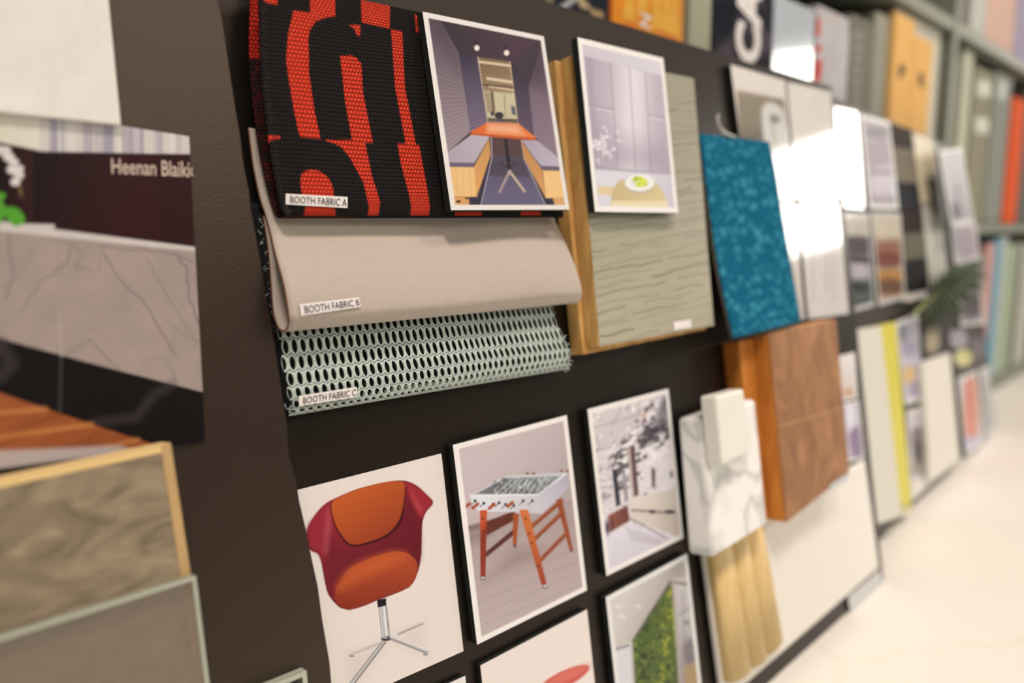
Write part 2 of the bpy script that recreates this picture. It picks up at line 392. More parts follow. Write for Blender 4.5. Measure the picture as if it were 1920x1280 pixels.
bk = book('magazine', 1143, 1281, 40, .285, (205, 105, 35), 'orange and yellow magazine behind the top edge of the middle board', 'magazine', depth=.012)
q, pc = facade(bk, 1147, 1280, 40, ZS+.004, ZS+.283, .475, p_orange)
P = W(.474)
lettering('Z', [P.at(1199, 22), P.at(1222, 32), P.at(1218, 56), P.at(1198, 46)], M_PAPER, bk, bold=.02)
book('book', 1292, 1334, 50, .30, (172, 166, 140), 'pale sage book between the orange magazine and the dark one with white letters', rough=.6)
def p_cas(c):
    c.put(np.ones(len(c.X)), (40, 38, 44)); n = c.noise(34, 40, seed=8); c.put((n-.52)*5, (92, 80, 88), .8); c.blob([(1350, 0), (1385, 10), (1372, 60), (1345, 66), (1340, 30)], (24, 27, 36), 12)
    c.poly([(1340, 95), (1372, 70), (1380, 110), (1345, 110)], (88, 76, 82), 12, .7)
bk = book('magazine', 1337, 1447, 60, .29, (36, 36, 42), 'dark magazine with big white letters CAS running up its cover', 'magazine', depth=.014)
facade(bk, 1337, 1447, 60, ZS+.004, ZS+.288, .475, p_cas)
P = W(.4735); c0 = P.at(1377, 118); c1 = P.at(1424, 126); xl, xr = c0.x, c1.x; zb = P.at(1400, 118).z
# reads upwards: first letter lowest
cf = [Vector((xl, .5035, zb)), Vector((xl, .5035, zb+.125)), Vector((xr, .5035, zb+.125)), Vector((xr, .5035, zb))]
lettering('CAS', cf, M_PAPER, bk, bold=.05)
M_SILV = flat('glossy_silver_cover', (190, 192, 196), .12, 1.0, .12, 12, coat=1.0)
book('magazine', 1449, 1526, 90, .29, (0, 0, 0), 'glossy silver magazine mirroring the window light', 'magazine', mat=M_SILV, depth=.014)
bk = book('book', 1528, 1590, 110, .30, (196, 184, 180), 'white book with a broken red stripe down its spine')
def p_red(c):
    c.put(np.ones(len(c.X)), (200, 190, 186)); c.grain(.08, 30, seed=2)
    for a, b_ in ((-200, 68), (86, 98), (112, 152)): c.poly([(1529, a), (1542, a), (1537, b_), (1526, b_)], (214, 62, 44), 3)
facade(bk, 1528, 1590, 110, ZS+.004, ZS+.298, .475, p_red, (40, 140))
def p_grey(c):
    c.put(np.ones(len(c.X)), (128, 121, 106))
    for k, y in enumerate(range(0, 200, 22)): c.ell(1612-k*.8, y, 9, 8, (156, 150, 138), soft=7, op=.8)
bk = book('book', 1591, 1636, 120, .31, (124, 118, 104), 'grey book with faint pale lettering beside the red striped one')
facade(bk, 1591, 1636, 120, ZS+.004, ZS+.308, .475, p_grey, (40, 120))
book('book', 1637, 1672, 130, .33, (162, 155, 136), 'plain light khaki book left of the two orange folders')
wb = book('binder', 1673, 1760, 140, .352, (214, 202, 180), 'tall cream binder standing behind the two orange folders', 'binder', front=.4765)
for pl, pr, top, lab, mk_ in ((1673, 1710, .338, 'left orange folder with a small dark printed mark', 'P'), (1711, 1746, .318, 'right and shorter orange folder with a small dark mark', 'R')):
    f = book('folder', pl, pr, 140, top, (240, 182, 108), lab, 'folder', depth=.011, front=.465, group='orange folders')
    P = W(.4645); x = (pl+pr)/2
    lettering(mk_, [P.at(x-5, 120+(x-1690)*.4), P.at(x+6, 123+(x-1690)*.4), P.at(x+5, 150+(x-1690)*.4), P.at(x-6, 147+(x-1690)*.4)], M_INK, f, bold=.03)
# second bay
book('binder', 1804, 1823, 150, .345, (196, 190, 165), 'narrow cream binder just right of the shelf upright', 'binder')
bk = book('binder', 1824, 1859, 200, .325, (150, 140, 116), 'khaki binder with two round white spine labels', 'binder')
P = W(.474)
for x, y in ((1845, 167), (1841, 236)):
    l = slab('spine_label', [P.at(x-13, y-17), P.at(x+13, y-14), P.at(x+13, y+16), P.at(x-13, y+13)], .0004, flat('cream_label', (190, 182, 160), .6), bk)
bk = book('binder', 1860, 1892, 230, .335, (146, 144, 132), 'grey binder between the khaki and the orange one', 'binder')
slab('spine_label', [P.at(1872, 150), P.at(1889, 155), P.at(1886, 190), P.at(1870, 184)], .0004, flat('faded_label', (170, 168, 155), .6), bk)
book('binder', 1893, 1916, 280, .30, (235, 92, 40), 'bright orange binder at the right end of the middle shelf', 'binder')
book('binder', 1917, 1960, 280, .33, (110, 104, 96), 'dark grey binder right of the bright orange one', 'binder')
# lower bay, standing on the plinth
low = [(1822, 1842, .31, (150, 140, 130), 'grey brown folder on the bottom shelf nearest the far board'), (1843, 1856, .335, (216, 160, 148), 'salmon pink folder on the bottom shelf'),
       (1857, 1867, .345, (96, 160, 180), 'blue folder on the bottom shelf next to the pink one'), (1868, 1880, .35, (190, 188, 178), 'off white folder between the blue and the green'),
       (1881, 1893, .325, (172, 186, 148), 'pale green folder on the bottom shelf'), (1894, 1901, .33, (176, 170, 150), 'thin beige folder right of the pale green one'),
       (1902, 1906, .32, (60, 58, 50), 'thin dark folder on the bottom shelf'), (1907, 1930, .325, (196, 190, 170), 'cream folder at the right edge of the bottom shelf')]
for pl, pr, top, col, lab in low: book('folder', pl, pr, 580, top, col, lab, 'folder', z0=.035, front=.47)
# upper shelf
for pl, pr, top, col, lab in [(1822, 1850, .28, (206, 198, 186), 'white book lying in the top right corner shelf, left one'), (1851, 1905, .30, (226, 182, 162), 'peach book on the top shelf in the upper right corner'), (1906, 1940, .28, (176, 160, 178), 'lilac book at the far end of the top shelf')]:
    book('book', pl, pr, 20, top, col, lab, z0=ZS+.397)

# ================================================================== NEAR BOARD
def p_linen(c):
    c.put(np.ones(len(c.X)), (220, 208, 196)); c.grain(.03, 3, 60, seed=1); c.grain(.03, 60, 3, seed=2); c.grain(.06, 60, seed=3)
q = quad(B1, [(-170, -70), (196, -70), (226, 233), (-170, 190)], .0045)
photo(q, .003, 'white woven fabric card in the top left corner of the near board', p_linen, (120, 90), backing=M_PAPER, name='fabric_swatch', cat='fabric swatch')

def p_recep(c):   # crop units: 0.375 px
    c.put(np.ones(len(c.X)), (16, 9, 9))
    Y = 1066.7
    c.poly([(-400, 400), (220, 545), (200, 745), (-400, 620)], ((222, 208, 188), (226, 214, 196), (0, 0), (200, 0)), 2)
    r = random.Random(3); x = 200
    c.poly([(200, 560), (945, 680), (945, 770), (200, 748)], (206, 190, 184), 2)
    while x < 950:
        w_ = r.uniform(6, 40); col = r.choice([(182, 168, 172), (222, 210, 202), (196, 182, 182), (166, 154, 166), (214, 200, 190)])
        c.poly([(x, 540), (x+w_, 540), (x+w_+2, 748+(x-200)*.03), (x+2, 748+(x-200)*.03)], col, 2); x += w_
    c.poly([(-400, 620), (0, 708), (165, 748), (165, 1095), (-400, 1100)], ((20, 8, 9), (50, 20, 20), (0, 0), (165, 0)), 2)
    c.poly([(172, 748), (960, 768), (980, 1225), (172, 1110)], ((10, 7, 7), (48, 16, 18), (350, 0), (900, 200)), 2)
    for i, x in enumerate((820, 870, 930)): c.line([(x, 780), (x+14, 1200)], 14, (34, 11, 13), 20, .6)
    c.poly([(-400, 1040), (125, 1098), (275, 1102), (272, 1125), (980, 1216), (980, 1240), (-400, 1145)], (208, 194, 186), 2.5)
    c.poly([(-400, 1140), (0, 1132), (978, 1238), (1025, 1965), (320, 1758), (-400, 1560)], (168, 147, 138), 1.5)
    mb = ((c.Y > 1140) & (c.Y < 1960)).astype(float)
    c.grain(.09, 90, 120, 30, 4, mb); c.grain(.05, 14, seed=6, mask=mb)
    v = (116, 92, 98)
    def vein(p, w_=5, op=.75, sd=0):
        r2 = random.Random(sd); out = []
        for (x0, y0), (x1, y1) in zip(p[:-1], p[1:]):
            for k in range(5): out.append((x0+(x1-x0)*k/5+r2.uniform(-6, 6), y0+(y1-y0)*k/5+r2.uniform(-6, 6)))
        out.append(p[-1]); c.line(out, w_, v, 2.0, op)
    vein([(360, 1190), (340, 1290), (200, 1390), (110, 1540)], 7, .7, 1); vein([(510, 1230), (590, 1370), (730, 1500), (870, 1750)], 6, .85, 2)
    vein([(735, 1270), (800, 1400), (870, 1520), (990, 1700)], 4, .6, 3); vein([(890, 1270), (935, 1330), (940, 1460), (990, 1600)], 9, .7, 4)
    vein([(340, 1740), (450, 1680), (600, 1830)], 6, .7, 5); vein([(40, 1150), (70, 1340), (25, 1480)], 12, .5, 6); vein([(180, 1190), (90, 1380)], 5, .4, 7)
    vein([(250, 1180), (350, 1190), (430, 1250), (370, 1310), (490, 1330), (510, 1210)], 4, .6, 8); vein([(500, 1205), (620, 1228), (800, 1235), (900, 1260), (960, 1290)], 9, .55, 9)
    vein([(740, 1780), (810, 1770), (860, 1830), (880, 1900)], 4, .5, 10); vein([(800, 1560), (900, 1640), (990, 1690)], 4, .4, 11)
    c.poly([(-400, 1540), (0, 1668), (320, 1760), (1020, 1950), (1030, 2240), (760, 2226), (460, 2112), (-400, 1800)], (20, 16, 16), 2)
    md = ((c.Y > 1700)).astype(float)
    for pts_, w_ in (([(480, 2100), (680, 2080), (770, 1960), (860, 1910)], 42), ([(0, 1690), (60, 1800), (0, 1860)], 70)): c.line(pts_, w_, (72, 62, 60), 16, .5)
    c.line([(308, 1760), (300, 2060)], 12, (80, 76, 70), 4, .6); c.line([(300, 1560), (308, 1760)], 8, (190, 172, 160), 4, .6)
    c.poly([(-400, 1795), (0, 1945), (460, 2112), (780, 2222), (520, 2330), (-400, 2400)], (158, 84, 46), 2)
    mo = ((c.Y-1945 > (c.X)*.36)).astype(float)*(c.X < 800)
    c.grain(.35, 300, 34, -24, 12, mo)
    for a in (([(-100, 2190), (460, 2112)]), ([(380, 2260), (690, 2195)]), ([(-100, 2060), (230, 2030)])): c.line(a, 16, (215, 140, 80), 9, .8)
    c.poly([(-400, 2262), (600, 2225), (700, 2260), (600, 2420), (-400, 2420)], (196, 176, 168), 10)
    # orchid
    for x, y, s_ in ((15, 745, 28), (-20, 735, 26), (45, 775, 28), (70, 800, 25), (62, 835, 27), (95, 862, 26), (78, 895, 24), (100, 830, 20), (35, 740, 20)): c.ell(x, y, s_, s_*.8, (226, 212, 206), soft=3)
    for x, y in ((20, 750), (66, 815), (90, 868)): c.ell(x, y, 7, 6, (190, 150, 140), soft=3)
    c.line([(100, 915), (108, 960)], 12, (120, 100, 60), 4)
    for p in ([(40, 1015), (100, 1030), (125, 1085), (80, 1110), (40, 1080), (25, 1040)], [(-40, 1000), (10, 990), (30, 1040), (-10, 1110), (-50, 1080)], [(-60, 960), (0, 945), (30, 955), (10, 985), (-60, 990)]): c.blob(p, (86, 156, 46), 3)
q = quad(B1, [(-110, 183), (354, 256), (384.5, 827), (-110, 893)], .0012)
t = photo(q, .001, 'large glossy reception print with a marble desk on the near board', p_recep, (330, 420), (0, 0, .375), mat=vcol('near_photo_paper', .4, .15), backing=M_PAPER, gain=.84)
hb = [B1.at(x, y, .0012) for x, y in ((208, 297), (367, 304), (368, 333), (209, 326))]
lettering('Heenan Blaikie', hb, flat('sign_lettering', (196, 168, 150), .5), t, clip=.955, bold=.01)

M_TILE = wood('smoked_veneer', (106, 90, 70), (160, 138, 110), (2.6, 5.0, 1), .4, 2.6)
M_TAN = flat('tan_edge', (186, 148, 98), .5, noise=.12, nscale=120)
q = rect(B1, (-150, 932), (320, 832), .34, .020)
wt = slab('wood_tile', q, .012, M_TILE, bevel=.0008); tag(wt, 'brown grey swirled veneer panel with tan edge at lower left', 'material sample')
d1 = (q[1]-q[0]).normalized(); dn = (q[3]-q[0]).normalized()
slab('edge_band', [q[1]-d1*.0042+NB*.0003, q[1]+NB*.0003, q[2]+NB*.0003, q[2]-d1*.0042+NB*.0003], .0004, M_TAN, wt)
slab('edge_band', [q[0]+NB*.0003, q[1]-d1*.0042+NB*.0003, q[1]-d1*.0042+dn*.0028+NB*.0003, q[0]+dn*.0028+NB*.0003], .0004, flat('light_tan_edge', (226, 186, 124), .5), wt)
slab('edge_band', [q[0]-NB*.0115+NB*.0003-dn*.0004, q[1]-NB*.0115-dn*.0004, q[1]-dn*.0004, q[0]-dn*.0004], .0003, flat('top_tan_edge', (230, 190, 130), .5), wt, n=dn)

def glass(name, tint, mixf, rough=.08):
    m, nt, b = new_mat(name); b.inputs['Base Color'].default_value = (*alb(tint), 1); b.inputs['Roughness'].default_value = rough; b.inputs['Specular IOR Level'].default_value = .6
    tr = N(nt, 'ShaderNodeBsdfTransparent'); tr.inputs[0].default_value = (.93, .93, .90, 1); ms = N(nt, 'ShaderNodeMixShader'); ms.inputs[0].default_value = mixf
    nt.links.new(tr.outputs[0], ms.inputs[1]); nt.links.new(b.outputs[0], ms.inputs[2]); nt.links.new(ms.outputs[0], nt.nodes['Material Output'].inputs[0]); return m
M_GLASS = glass('sample_glass', (160, 140, 124), .36); M_GEDGE = flat('polished_glass_edge', (176, 172, 152), .2, .8)
def glass_pane(tl, tr, h, lift, label, thick=.004, ed=.0016, mat=M_GLASS):
    q = rect(B1, tl, tr, h, lift); g = slab('glass_sample', q, thick, mat); tag(g, label, 'glass sample')
    a = (q[1]-q[0]).normalized(); dn_ = (q[3]-q[0]).normalized(); o_ = NB*.0003
    slab('polished_edge', [q[0]+o_, q[1]+o_, q[1]+dn_*ed+o_, q[0]+dn_*ed+o_], thick+.0006, M_GEDGE, g)
    slab('polished_edge', [q[1]-a*ed+dn_*ed+o_, q[1]+dn_*ed+o_, q[2]+o_, q[2]-a*ed+o_], thick+.0006, M_GEDGE, g); return g
glass_pane((-150, 1240), (367, 1079), .20, .0255, 'smoked glass pane overlapping the brown veneer panel at lower left')
glass_pane((470, 1299), (574, 1256), .10, .006, 'small clear glass sample at the bottom edge beside the smoked pane', thick=.005, ed=.0024, mat=glass('clear_glass', (60, 58, 54), .25))

# ================================================================== MIDDLE BOARD: FABRIC SWATCHES
# swatch A, red and black knit, folded over at the bottom
rowsA = [(475, -42, .023, 995, 68, .015), (484, 10, .023, 1003, 110, .017), (486, 103, .022, 1015, 150, .018), (492, 192, .021, 1027, 240, .019), (505, 292, .020, 1040, 320, .019), (521, 378, .0195, 1053, 385, .0190),
         (529, 401, .0185, 1057, 401, .0185), (524, 407, .0155, 1053, 406, .0155), (514, 396, .0135, 1045, 395, .0135), (494, 320, .012, 1030, 320, .012), (479, 235, .011, 1012, 240, .011), (471, 160, .010, 1000, 180, .010), (467, 90, .009, 990, 150, .009), (469, 0, .008, 985, 110, .008), (469, -30, .008, 980, 90, .008)]
fA = sheet_fn(B2, rowsA, .0012, 1.6, .6, (0, .5))
RED, BLK = (222, 62, 38), (30, 26, 26)
def knit_cols(vs, uv):
    class K(Canvas):
        def __init__(s):
            p = [proj(v) for v in vs]; s.X = np.array([(a-440)/.34364 for a, b_ in p]); s.Y = np.array([b_/.34375 for a, b_ in p]); s.k = .344; s.C = np.tile(lin(BLK), (len(vs), 1))
    c = K(); S = 1.6
    front = np.array([b_ for a, b_ in uv]) < .44
    red = lambda p, so=S: c.poly(p, RED, so)
    red([(140, -40), (225, -40), (230, 28), (185, 22), (150, 5)])
    red([(412, -160), (545, -160), (545, 90), (500, 96), (440, 118), (405, 165), (398, 210), (402, 400), (430, 600), (465, 758), (350, 745), (318, 590), (290, 420), (278, 330), (288, 190), (318, 60), (408, 70)])
    red([(682, -100), (690, 125), (842, 158), (845, -100)])
    red([(620, 135), (682, 140), (680, 200), (662, 195), (652, 165)])
    red([(850, 162), (910, 172), (925, 480), (945, 580), (985, 790), (1002, 790), (1050, 1050), (1062, 1130), (1045, 1250), (945, 1250), (960, 1130), (948, 1060), (905, 900), (885, 788), (930, 782), (895, 600), (872, 480)])
    red([(572, 308), (630, 304), (660, 315), (688, 352), (695, 500), (750, 778), (708, 780), (745, 960), (790, 1100), (780, 1180), (778, 1250), (705, 1250), (730, 1130), (700, 1000), (625, 860), (575, 800), (485, 762), (638, 768), (600, 560)])
    c.blob([(360, 960), (400, 930), (445, 930), (500, 965), (530, 1020), (540, 1100), (535, 1260), (365, 1260), (385, 1120), (362, 1050)], RED, S)
    red([(148, 740), (245, 745), (245, 755), (190, 768), (170, 790), (145, 785)])
    red([(978, 80), (1000, 90), (1000, 180), (985, 178)])
    red([(1200, 1150), (1345, 1150), (1345, 1250), (1190, 1250)]); red([(1560, 1150), (1665, 1150), (1665, 1250), (1548, 1250)])
    # the hidden reverse carries its own stripes
    C = c.C; back = ~front; u = np.array([a for a, b_ in uv]); v = np.array([b_ for a, b_ in uv])
    C[back] = lin(BLK)
    m = back & (((v > .84) | (rng.rand(len(v)) < .35)) & (u < .2)); C[m] = lin((200, 44, 28)); C[m & (v < .84)] = lin((96, 26, 22))
    return np.clip(.78*C/WHITE, .002, .9)
swA = tag(empty('fabric_swatch', B2.at(760, 220, .01)), 'folded red and black patterned knit swatch labelled fabric A', 'fabric swatch')
kA = sheet('cloth', fA, 330, 420, M_KNIT, swA, .0013, cols=knit_cols)
kA.data.uv_layers[0].data.foreach_set('uv', (np.array([l.uv[:] for l in kA.data.uv_layers[0].data])*np.array([1.0, 1.35])).ravel())
# overlocked thread along the near edge
def thread(name, f, u0, v0, v1, nn, amp, mat, parent, r=.00016, seed=0):
    rr = random.Random(seed); vs, fs = [], []
    for k in range(nn):
        v = v0+(v1-v0)*k/nn; p = f(u0, v); q_ = f(u0+amp*rr.uniform(.5, 1.2), v+(v1-v0)/nn*rr.uniform(.3, .9)); out = NB*rr.uniform(.0006, .0012)
        for a, b_ in ((p+out*.4, q_+out),):
            i = len(vs); d = (b_-a).normalized(); s = d.cross(NB).normalized()*r; t_ = NB*r
            vs += [a-s, a+t_, a+s, b_-s, b_+t_, b_+s]; fs += [(i, i+1, i+4, i+3), (i+1, i+2, i+5, i+4), (i, i+3, i+5, i+2)]
    return mk(name, vs, fs, mat, parent)
thread('edge_stitching', fA, .002, .02, .45, 95, .016, flat('dark_thread', (70, 62, 60), .9, .1), swA, seed=2)

# swatch B, taupe felt leather rolled into a loop
rowsB = [(466, 240, .0055, 1012, 330, .005), (475, 310, .006, 1020, 345, .0055), (487, 370, .0080, 1031, 385, .006), (497, 402, .0095, 1040, 412, .007), (507, 440, .0115, 1051, 436, .0105), (516, 477, .0175, 1062, 459, .016), (532, 535, .0255, 1078, 500, .024), (541, 587, .028, 1089, 538, .027),
         (541, 608, .0255, 1089, 556, .025), (534, 620, .0215, 1083, 566, .0215), (523, 614, .017, 1072, 562, .017), (513, 582, .0125, 1060, 540, .0125), (508, 520, .0100, 1046, 490, .010), (503, 465, .0090, 1036, 440, .008), (494, 405, .0075, 1020, 390, .006)]
fB = sheet_fn(B2, rowsB, .0016, 1.15, 2.2, (.05, .55))
M_FELT = flat('taupe_suede', (186, 166, 150), .8, .15, .06, 220, .9, 1500, sheen=.3)
swB = tag(empty('fabric_swatch', B2.at(780, 520, .01)), 'taupe felt swatch rolled into an open loop labelled fabric B', 'fabric swatch')
kB = sheet('cloth', fB, 70, 130, M_FELT, swB, .0011)
M_CUT = flat('brown_cut_edge', (120, 76, 52), .8)
cut = []; 
for j in range(131): cut.append(fB(0, j/130))
vs = []; fs = []
for j, p in enumerate(cut):
    t_ = (cut[min(j+1, 130)]-cut[max(j-1, 0)]).normalized().cross(Vector((1, 0, 0))).normalized()*.00048
    vs += [p+t_-Vector((.0004, 0, 0)), p-t_-Vector((.0004, 0, 0)), p+t_, p-t_]
for j in range(130):
    i = 4*j; fs += [(i, i+4, i+5, i+1), (i, i+2, i+6, i+4), (i+1, i+5, i+7, i+3)]
mk('cut_edge', vs, fs, M_CUT, swB)

# swatch C, spacer mesh: pale net over black layers
rowsC = [(518, 596, .0095, 1030, 560, .0105), (524, 628, .0105, 1037, 585, .012), (531, 680, .0125, 1051, 625, .014), (540, 730, .0125, 1066, 658, .014), (549, 765, .0105, 1066, 682, .012), (548, 776, .008, 1061, 691, .009), (542, 776, .006, 1055, 690, .0065), (536, 755, .005, 1050, 675, .005)]
fC = sheet_fn(B2, rowsC, .0005, 2.5, 0, (0, .9))
swC = tag(empty('fabric_swatch', B2.at(790, 690, .006)), 'pale grey honeycomb mesh swatch over black layers labelled fabric C', 'fabric swatch')
M_NET = flat('pale_grey_net', (186, 188, 176), .6, .3, .12, 500); M_BLACKNET = flat('black_net', (26, 25, 25), .8, .2, .3, 400, 1.0, 1400)
# even spacing along u by true length, holes as tall hexagons
nc, nr = 43, 12
def hexring(cx_, cy_, hw, hh):
    return [(cx_, cy_-hh), (cx_+hw, cy_-hh*.42), (cx_+hw, cy_+hh*.42), (cx_, cy_+hh), (cx_-hw, cy_+hh*.42), (cx_-hw, cy_-hh*.42)]
vs, fs = [], []; cw, ch = 1/nc, 1/nr; pool = {}
def vid(u, v):
    k = (round(u, 5), round(v, 5))
    if k not in pool: pool[k] = len(vs); vs.append(fC(min(max(u, -.004), 1.006), min(max(v, 0), 1)))
    return pool[k]
rr = random.Random(5)
for j in range(-1, nr+1):
    for i in range(-1, nc+1):
        cx_ = (i+.5+(.5 if j % 2 else 0))*cw; cy_ = (j+.5)*ch
        if cx_ > 1.004 or cx_ < -.001 or cy_ > 1.02 or cy_ < -.02: continue
        o_ = hexring(cx_, cy_, cw*.5, ch*.70); hu, hv = rr.uniform(.28, .32), rr.uniform(.49, .54); n_ = hexring(cx_, cy_, cw*hu, ch*hv)
        a = [vid(*p) for p in o_]; b_ = [vid(*p) for p in n_]
        for k in range(6): fs.append((a[k], a[(k+1) % 6], b_[(k+1) % 6], b_[k]))
net = mk('net', vs, fs, M_NET, swC, smooth=True)
s = net.modifiers.new('s', 'SOLIDIFY'); s.thickness = .0009; s.offset = 0; s = net.modifiers.new('b', 'SUBSURF'); s.levels = 1; s.render_levels = 1
# black plies
for k, (dx, l) in enumerate(((-9, .0030), (-17, .0020), (-24, .0008))):
    rb = [(497+dx, 400, l+.002, 1000, 440, l+.002), (505+dx, 520, l+.0025, 1012, 520, l+.003), (523+dx, 625, l+.003, 1030, 583, l+.0035), (533+dx, 690, l+.003, 1045, 630, l+.003), (546+dx, 765, l+.002, 1055, 678, l+.002), (549+dx, 779, l+.001, 1054, 688, l+.001)]
    if k == 2: rb[0] = (466, 380, .002, 990, 420, .002)
    sheet('black_ply', sheet_fn(B2, rb, .0002, 5, k), 60, 40, M_BLACKNET, swC, .0009)
def fuzz(name, ptsf, n_, ln, mat, parent, seed, r=.00022):
    rr = random.Random(seed); vs, fs = [], []
    for k in range(n_):
        p = ptsf(rr); d = Vector((rr.uniform(-1, 1), rr.uniform(-.8, .1), rr.uniform(-1, 1))).normalized()*ln*rr.uniform(.4, 1); s_ = Vector((-d.z, 0, d.x)).normalized()*r; t_ = NB*r
        b_ = p+d; i = len(vs); vs += [p-s_, p+t_, p+s_, b_-s_, b_+t_, b_+s_]; fs += [(i, i+1, i+4, i+3), (i+1, i+2, i+5, i+4), (i, i+3, i+5, i+2)]
    return mk(name, vs, fs, mat, parent)
M_FUZZ = flat('frayed_thread', (200, 205, 198), .8)
fuzz('frayed_edge', lambda r_: fC(1.0, r_.uniform(.3, .8)), 60, .0035, M_NET, swC, 3)
fuzz('frayed_edge', lambda r_: (lambda y: B2.at(486+(y-400)*.14+r_.uniform(-3, 3), y, .006))(r_.uniform(400, 620)), 34, .003, M_FUZZ, swC, 4, .00014)
bpy.context.view_layer.update()
for sw, obj_, txt, px in ((swA, [kA], 'BOOTH FABRIC A', [(536, 363), (652, 369), (651.5, 390), (536, 383)]), (swB, [kB], 'BOOTH FABRIC B', [(562, 570), (673, 557), (677, 575), (565, 592)]), (swC, [net], 'BOOTH FABRIC C', [(561, 742), (669, 725), (669, 744), (561, 761)])):
    if sw is swC: cp_ = [fC(0, 0)]*4; q = quad(B2, px, .0145)
    else: q = on_surface(obj_, px)
    l = slab('label', q, .0002, M_PAPER, sw); l['label'] = 'white paper label reading ' + txt
    a, b_, c, d = q; m = lambda u, v: (a*(1-u)+b_*u)*(1-v)+(d*(1-u)+c*u)*v
    lettering(txt, [m(.06, .20), m(.98, .20), m(.98, .84), m(.06, .84)], M_INK, l)

# ================================================================== MIDDLE BOARD: PRINTS
def p_booth(c):
    c.put(np.ones(len(c.X)), (66, 54, 62))
    c.poly([(65, 100), (712, 240), (560, 340), (345, 320), (240, 300)], ((74, 50, 62), (52, 42, 50), (560, 180), (240, 280)), 3)
    c.poly([(60, 95), (130, 110), (240, 300), (310, 745), (170, 870)], ((92, 76, 86), (156, 136, 142), (80, 200), (200, 800)), 3)
    for k in range(26):
        y0 = 150+k*29; c.line([(75+k*4, y0), (255+k*2.2, 330+k*16.5)], 3.2, (92, 76, 86), 3, .55)
    c.poly([(62, 95), (130, 110), (240, 300), (235, 420)], (56, 46, 60), 30, .5)
    c.poly([(240, 300), (345, 322), (402, 700), (312, 748)], ((56, 47, 66), (118, 102, 122), (290, 330), (350, 720)), 3)
    for k in range(16): c.line([(262+k*3, 400+k*22), (366+k*2, 400+k*20)], 2.6, (70, 58, 76), 3, .5)
    c.poly([(532, 350), (640, 440), (675, 770), (578, 705)], ((50, 42, 54), (92, 76, 94), (560, 360), (640, 740)), 3)
    c.poly([(712, 240), (730, 300), (812, 905), (672, 772), (640, 500)], ((96, 74, 88), (148, 126, 138), (700, 300), (740, 860)), 3)
    for k in range(20): c.line([(648+k*2, 560+k*11), (770+k*2, 590+k*16)], 3, (92, 76, 86), 3, .4)
    c.poly([(700, 238), (730, 242), (760, 520), (640, 480), (600, 350)], (52, 42, 52), 40, .6)
    c.poly([(345, 322), (533, 350), (578, 702), (402, 692)], ((120, 96, 70), (150, 124, 94), (430, 340), (480, 520)), 2)
    c.poly([(345, 322), (352, 324), (408, 694), (402, 692)], (180, 160, 150), 2); c.poly([(528, 350), (535, 350), (580, 704), (573, 702)], (190, 160, 130), 2)
    c.poly([(383, 515), (556, 530), (576, 700), (404, 690)], (196, 182, 150), 4)
    for a, w_ in (([(358, 350), (530, 372)], 14), ([(405, 445), (540, 465)], 16), ([(415, 490), (548, 510)], 10)): c.line(a, w_, (214, 190, 160), 3)
    c.line([(380, 480), (548, 496)], 10, (80, 64, 50), 4); c.poly([(386, 520), (440, 526), (452, 640), (404, 640)], (160, 140, 112), 3)
    c.line([(428, 520), (440, 650)], 9, (70, 54, 46), 3); c.line([(500, 540), (506, 660)], 5, (140, 120, 96), 3); c.poly([(536, 600), (560, 604), (568, 655), (544, 650)], (90, 92, 104), 3)
    c.ell(470, 655, 26, 20, (52, 44, 50)); c.poly([(404, 668), (578, 676), (578, 702), (404, 692)], (60, 46, 40), 4, .9); c.ell(430, 645, 10, 14, (80, 70, 80)); c.ell(480, 684, 22, 9, (70, 66, 84))
    for x, y in ((343, 272), (513, 300)): c.line([(x-8, y-45), (x-3, y-10)], 12, (34, 28, 34), 3); c.ell(x, y, 14, 15, (240, 222, 206), soft=3)
    c.poly([(415, 775), (592, 788), (606, 895), (430, 890)], (84, 62, 62), 3)
    c.poly([(424, 888), (606, 896), (780, 1172), (310, 1172)], ((92, 82, 104), (104, 94, 120), (500, 900), (500, 1170)), 2.5)
    c.poly([(424, 888), (606, 896), (650, 1010), (396, 1000)], (78, 68, 82), 6)
    c.poly([(420, 890), (428, 890), (366, 1172), (300, 1172)], (52, 46, 62), 2.5); c.poly([(606, 896), (625, 905), (790, 1172), (735, 1172)], (50, 44, 58), 2.5)
    c.line([(424, 775), (430, 890), (366, 1172)], 4, (186, 172, 180), 2); c.line([(596, 790), (612, 900), (736, 1172)], 4, (186, 172, 180), 2)
    c.ell(520, 932, 44, 20, (48, 40, 46), op=.8); c.ell(520, 928, 36, 13, (84, 72, 88))
    c.line([(505, 780), (528, 968)], 18, (36, 30, 34), 2)
    c.line([(530, 975), (472, 1096)], 13, (168, 146, 142), 3); c.line([(530, 975), (616, 1092)], 13, (200, 172, 152), 3); c.ell(530, 985, 14, 14, (170, 150, 145))
    c.poly([(400, 697), (582, 703), (680, 780), (678, 796), (308, 768), (312, 745)], ((214, 98, 48), (226, 120, 60), (310, 740), (660, 780)), 2)
    c.poly([(405, 700), (575, 708), (610, 765), (400, 752)], (238, 176, 138), 12, .75); c.poly([(308, 755), (678, 785), (678, 798), (308, 768)], (190, 84, 38), 2)
    c.poly([(175, 866), (312, 766), (415, 776), (328, 930), (182, 928)], ((172, 156, 166), (186, 172, 180), (180, 860), (400, 780)), 2.5); c.poly([(182, 924), (328, 926), (324, 953), (185, 949)], (106, 94, 112), 2.5)
    c.poly([(327, 950), (412, 785), (422, 880), (345, 1124)], ((214, 154, 92), (196, 140, 84), (330, 1000), (420, 820)), 2.5); c.poly([(188, 950), (328, 952), (347, 1124), (206, 1122)], (232, 184, 122), 2.5)
    for x in (225, 262, 300): c.line([(x, 955), (x+12, 1120)], 3, (204, 152, 96), 2, .6)
